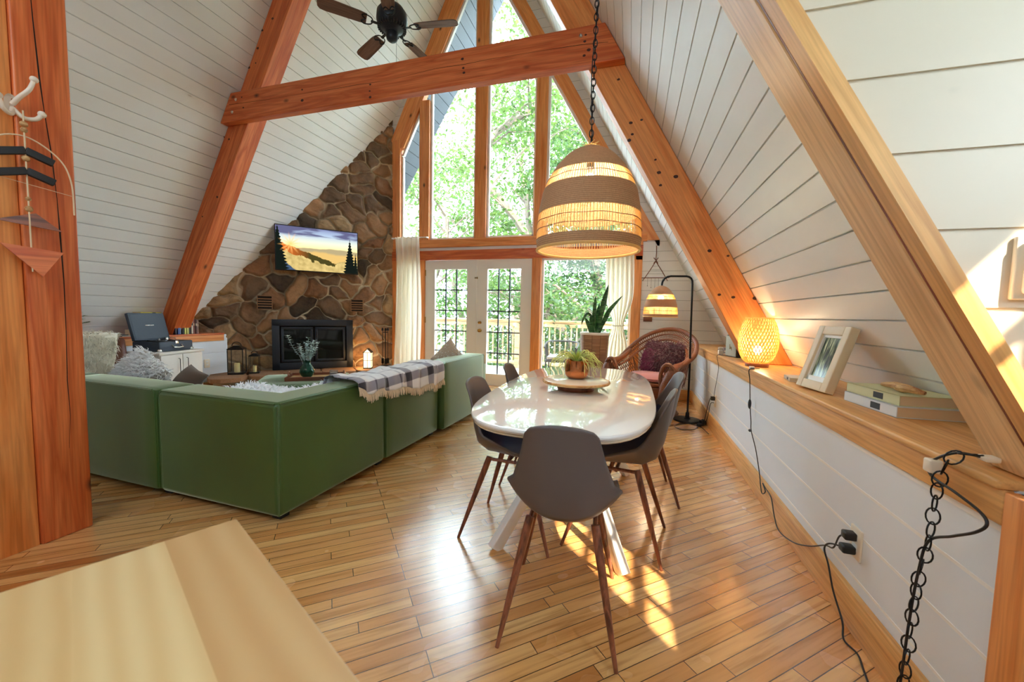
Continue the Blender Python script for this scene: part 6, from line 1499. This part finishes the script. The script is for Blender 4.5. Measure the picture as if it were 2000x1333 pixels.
def deck_chair(label, loc, rz):
    t = thing('deck_chair', label, 'chair', loc, rz, 'dark deck chairs outside')
    P = [(-.28, -.25, .62), (-.30, .0, .66), (-.28, .22, .70), (-.15, .32, .71), (0, .34, .71), (.15, .32, .71), (.28, .22, .70), (.30, 0, .66), (.28, -.25, .62)]
    S_ = smooth_path(P, 5); obj('top_rail', MB().tube(S_, .016, 8), 'wicker_dark', t)
    Q = smooth_path([(x*.86, y*.86, .38) for x, y, z in P], 5); obj('seat_rail', MB().tube(Q, .014, 8), 'wicker_dark', t)
    mb = MB()
    for a, b in zip(S_, Q): mb.tube([a, b], .006, 4)
    obj('rope_back', mb, 'wicker_dark', t); obj('seat', MB().box((-.26, -.26, .36), (.26, .27, .40), bev=.01), 'wicker_dark', t)
    obj('seat_cushion', MB().box((-.24, -.24, .40), (.24, .24, .46), bev=.02), 'pillow_grey', t)
    for x in (-.25, .25):
        for y in (-.24, .24): obj('leg', MB().tube([(x, y, .40), (x*1.1, y*1.1, 0)], .012, 8), 'black_metal', t)
    return t
dc = deck_chair('dark rope-back deck chair outside the big window', (-1.22, 7.2, -.03), R_(4))
d2 = copy_tree(dc); d2.location = (.05, 7.35, -.03); d2.rotation_euler = (0, 0, R_(-30)); d2['label'] = 'dark rope-back deck chair seen past the right curtain'
d3 = copy_tree(dc); d3.location = (-4.25, 7.15, -.03); d3.rotation_euler = (0, 0, R_(40)); d3['label'] = 'dark rope-back deck chair seen past the left curtain'
# string lights along the railing
sl = thing('string_lights', 'warm string lights along the deck railing', 'string lights', (-1.5, 8.42, 1.0))
mb = MB().tube([(-5+.25*k, 0, -.02*abs(math.sin(k*1.57))) for k in range(40)], .004, 4); obj('light_wire', mb, 'cord_black', sl)
for k in range(0, 14): obj('light_bulb', MB().ball((-4.6+.72*k, -.01, -.05), .022, 10), 'bulb_glow', sl)
# ground falling away, and trees
def gh(x, y): return -2.4-.10*max(0, y-8)+.25*math.sin(x*.5)+.2*math.sin(y*.7)
struct('floor_ground', MB().grid(lambda u, v: (-32+64*u, 8.7+36*v, gh(-32+64*u, 8.7+36*v)), 40, 30), flat('forest_ground', srgb(88, 92, 52), .95, var=.3))
def leaf_mat(name, c1, c2):
    m, nt, b, o = newmat(name); oi = N(nt, 'TexNoise'); oi.inputs['Scale'].default_value = .8; L(nt, coords(nt), oi.inputs[0])
    wn_ = N(nt, 'TexNoise'); wn_.inputs['Scale'].default_value = 9; L(nt, coords(nt), wn_.inputs[0])
    c = mix(nt, ramp(nt, wn_.outputs[0], [(.35, (0, 0, 0)), (.65, (1, 1, 1))]).outputs[0], c1, c2); L(nt, c, b.inputs['Base Color']); b.inputs['Roughness'].default_value = .5
    t = N(nt, 'BsdfTranslucent'); L(nt, mix(nt, .4, c, srgb(112, 136, 64)), t.inputs[0]); mx = N(nt, 'MixShader'); mx.inputs[0].default_value = .5
    L(nt, b.outputs[0], mx.inputs[1]); L(nt, t.outputs[0], mx.inputs[2]); L(nt, mx.outputs[0], o.inputs[0])
leaf_mat('leaf_fresh', srgb(44, 74, 32), srgb(84, 108, 54)); leaf_mat('leaf_cool', srgb(38, 66, 42), srgb(74, 102, 70)); leaf_mat('leaf_deep', srgb(36, 72, 34), srgb(76, 112, 54))
flat('bark', srgb(112, 98, 84), .9, bumpy=.5, var=.25)
def tree(label, x, y, H, R1, nl, mat, seed, low=.25, ls=.16):
    rr = random.Random(seed); t = thing('forest_tree', label, 'tree', (x, y, gh(x, y)-.1), 0, 'trees beyond the deck')
    bend = [Vector((rr.uniform(-.3, .3)*k, rr.uniform(-.3, .3)*k, H*k/6)) for k in range(7)]
    P = smooth_path([b[:] for b in bend], 3); tk = MB().tube(P, [max(.03, .16*(1-.8*i/len(P))*H/9) for i in range(len(P))], 8)
    tips = []
    nb = 26
    for k in range(nb):
        f = low+(1-low)*(k+.5)/nb; base = Vector(P[min(len(P)-1, int(f*(len(P)-1)))]); a = k*2.4+rr.random(); L_ = R1*(1.1-.55*abs(f-.5)*1.5)*rr.uniform(.6, 1.1)
        tip = base+Vector((math.cos(a)*L_, math.sin(a)*L_, L_*rr.uniform(.15, .7))); mid_ = base.lerp(tip, .5)+Vector((0, 0, .15*L_))
        tk.tube([base[:], mid_[:], tip[:]], [.045, .028, .010], 5); tips += [tip, base.lerp(tip, .72), mid_]
        for q in range(3):
            e = base.lerp(tip, rr.uniform(.4, 1))+Vector((rr.uniform(-1, 1), rr.uniform(-1, 1), rr.uniform(-.3, .8)))*.55; tk.tube([base.lerp(tip, .5)[:], e[:]], [.015, .006], 4); tips.append(e)
    obj('trunk', tk, 'bark', t)
    lf = MB()
    for _ in range(int(nl*1.5)):
        c = rr.choice(tips); g = Vector((rr.gauss(0, 1), rr.gauss(0, 1), rr.gauss(0, .6)))*.42; p = c+g
        d = Vector((rr.uniform(-1, 1), rr.uniform(-1, 1), rr.uniform(-.9, .4))).normalized(); nn = Vector((rr.uniform(-.7, .7), rr.uniform(-.7, .7), 1)).normalized()
        if abs(d.dot(nn)) > .95: continue
        s_ = ls*rr.uniform(.6, 1.2); leafquad(lf, p, d, nn, s_, s_*.55)
    obj('foliage', lf, mat, t, smooth=False)
T = [('slender tree directly behind the left door, light fresh leaves', -3.5, 12.0, 13, 2.5, 6500, 'leaf_fresh', 1, .2, .15),
     ('tree with cool green leaves behind the middle upper pane', -1.6, 13.6, 14, 2.6, 6500, 'leaf_cool', 2, .2, .16),
     ('low dense tree close behind the railing at the big window', -.3, 11.4, 5.6, 2.5, 5200, 'leaf_cool', 3, .12, .13),
     ('tall tree with cool leaves seen at the right of the upper window', .9, 13.2, 12.5, 2.5, 6000, 'leaf_cool', 4, .2, .16),
     ('small bushy tree behind the railing at the french doors', -2.9, 10.9, 4.4, 2.0, 4200, 'leaf_fresh', 5, .12, .13),
     ('deep green tree farther down the slope behind the doors', -4.6, 17.5, 15, 3.4, 7000, 'leaf_fresh', 6, .1, .22),
     ('broad tree farther down the slope behind the big window', .8, 18, 12.5, 3.6, 7000, 'leaf_fresh', 7, .1, .22),
     ('distant deep green tree behind the middle of the deck', -1.9, 19.5, 13.5, 3.6, 7000, 'leaf_deep', 8, .1, .23),
     ('tree far left beyond the sidelight', -7.2, 13.5, 12.5, 2.8, 4600, 'leaf_fresh', 9, .15, .18),
     ('tree far right beyond the gable corner', 4.2, 15, 9, 3.2, 3000, 'leaf_cool', 10, .12, .18),
     ('distant broad tree at the left end of the slope', -8.5, 19, 12, 3.6, 5000, 'leaf_deep', 11, .08, .24)]
for a in T: tree(*a)
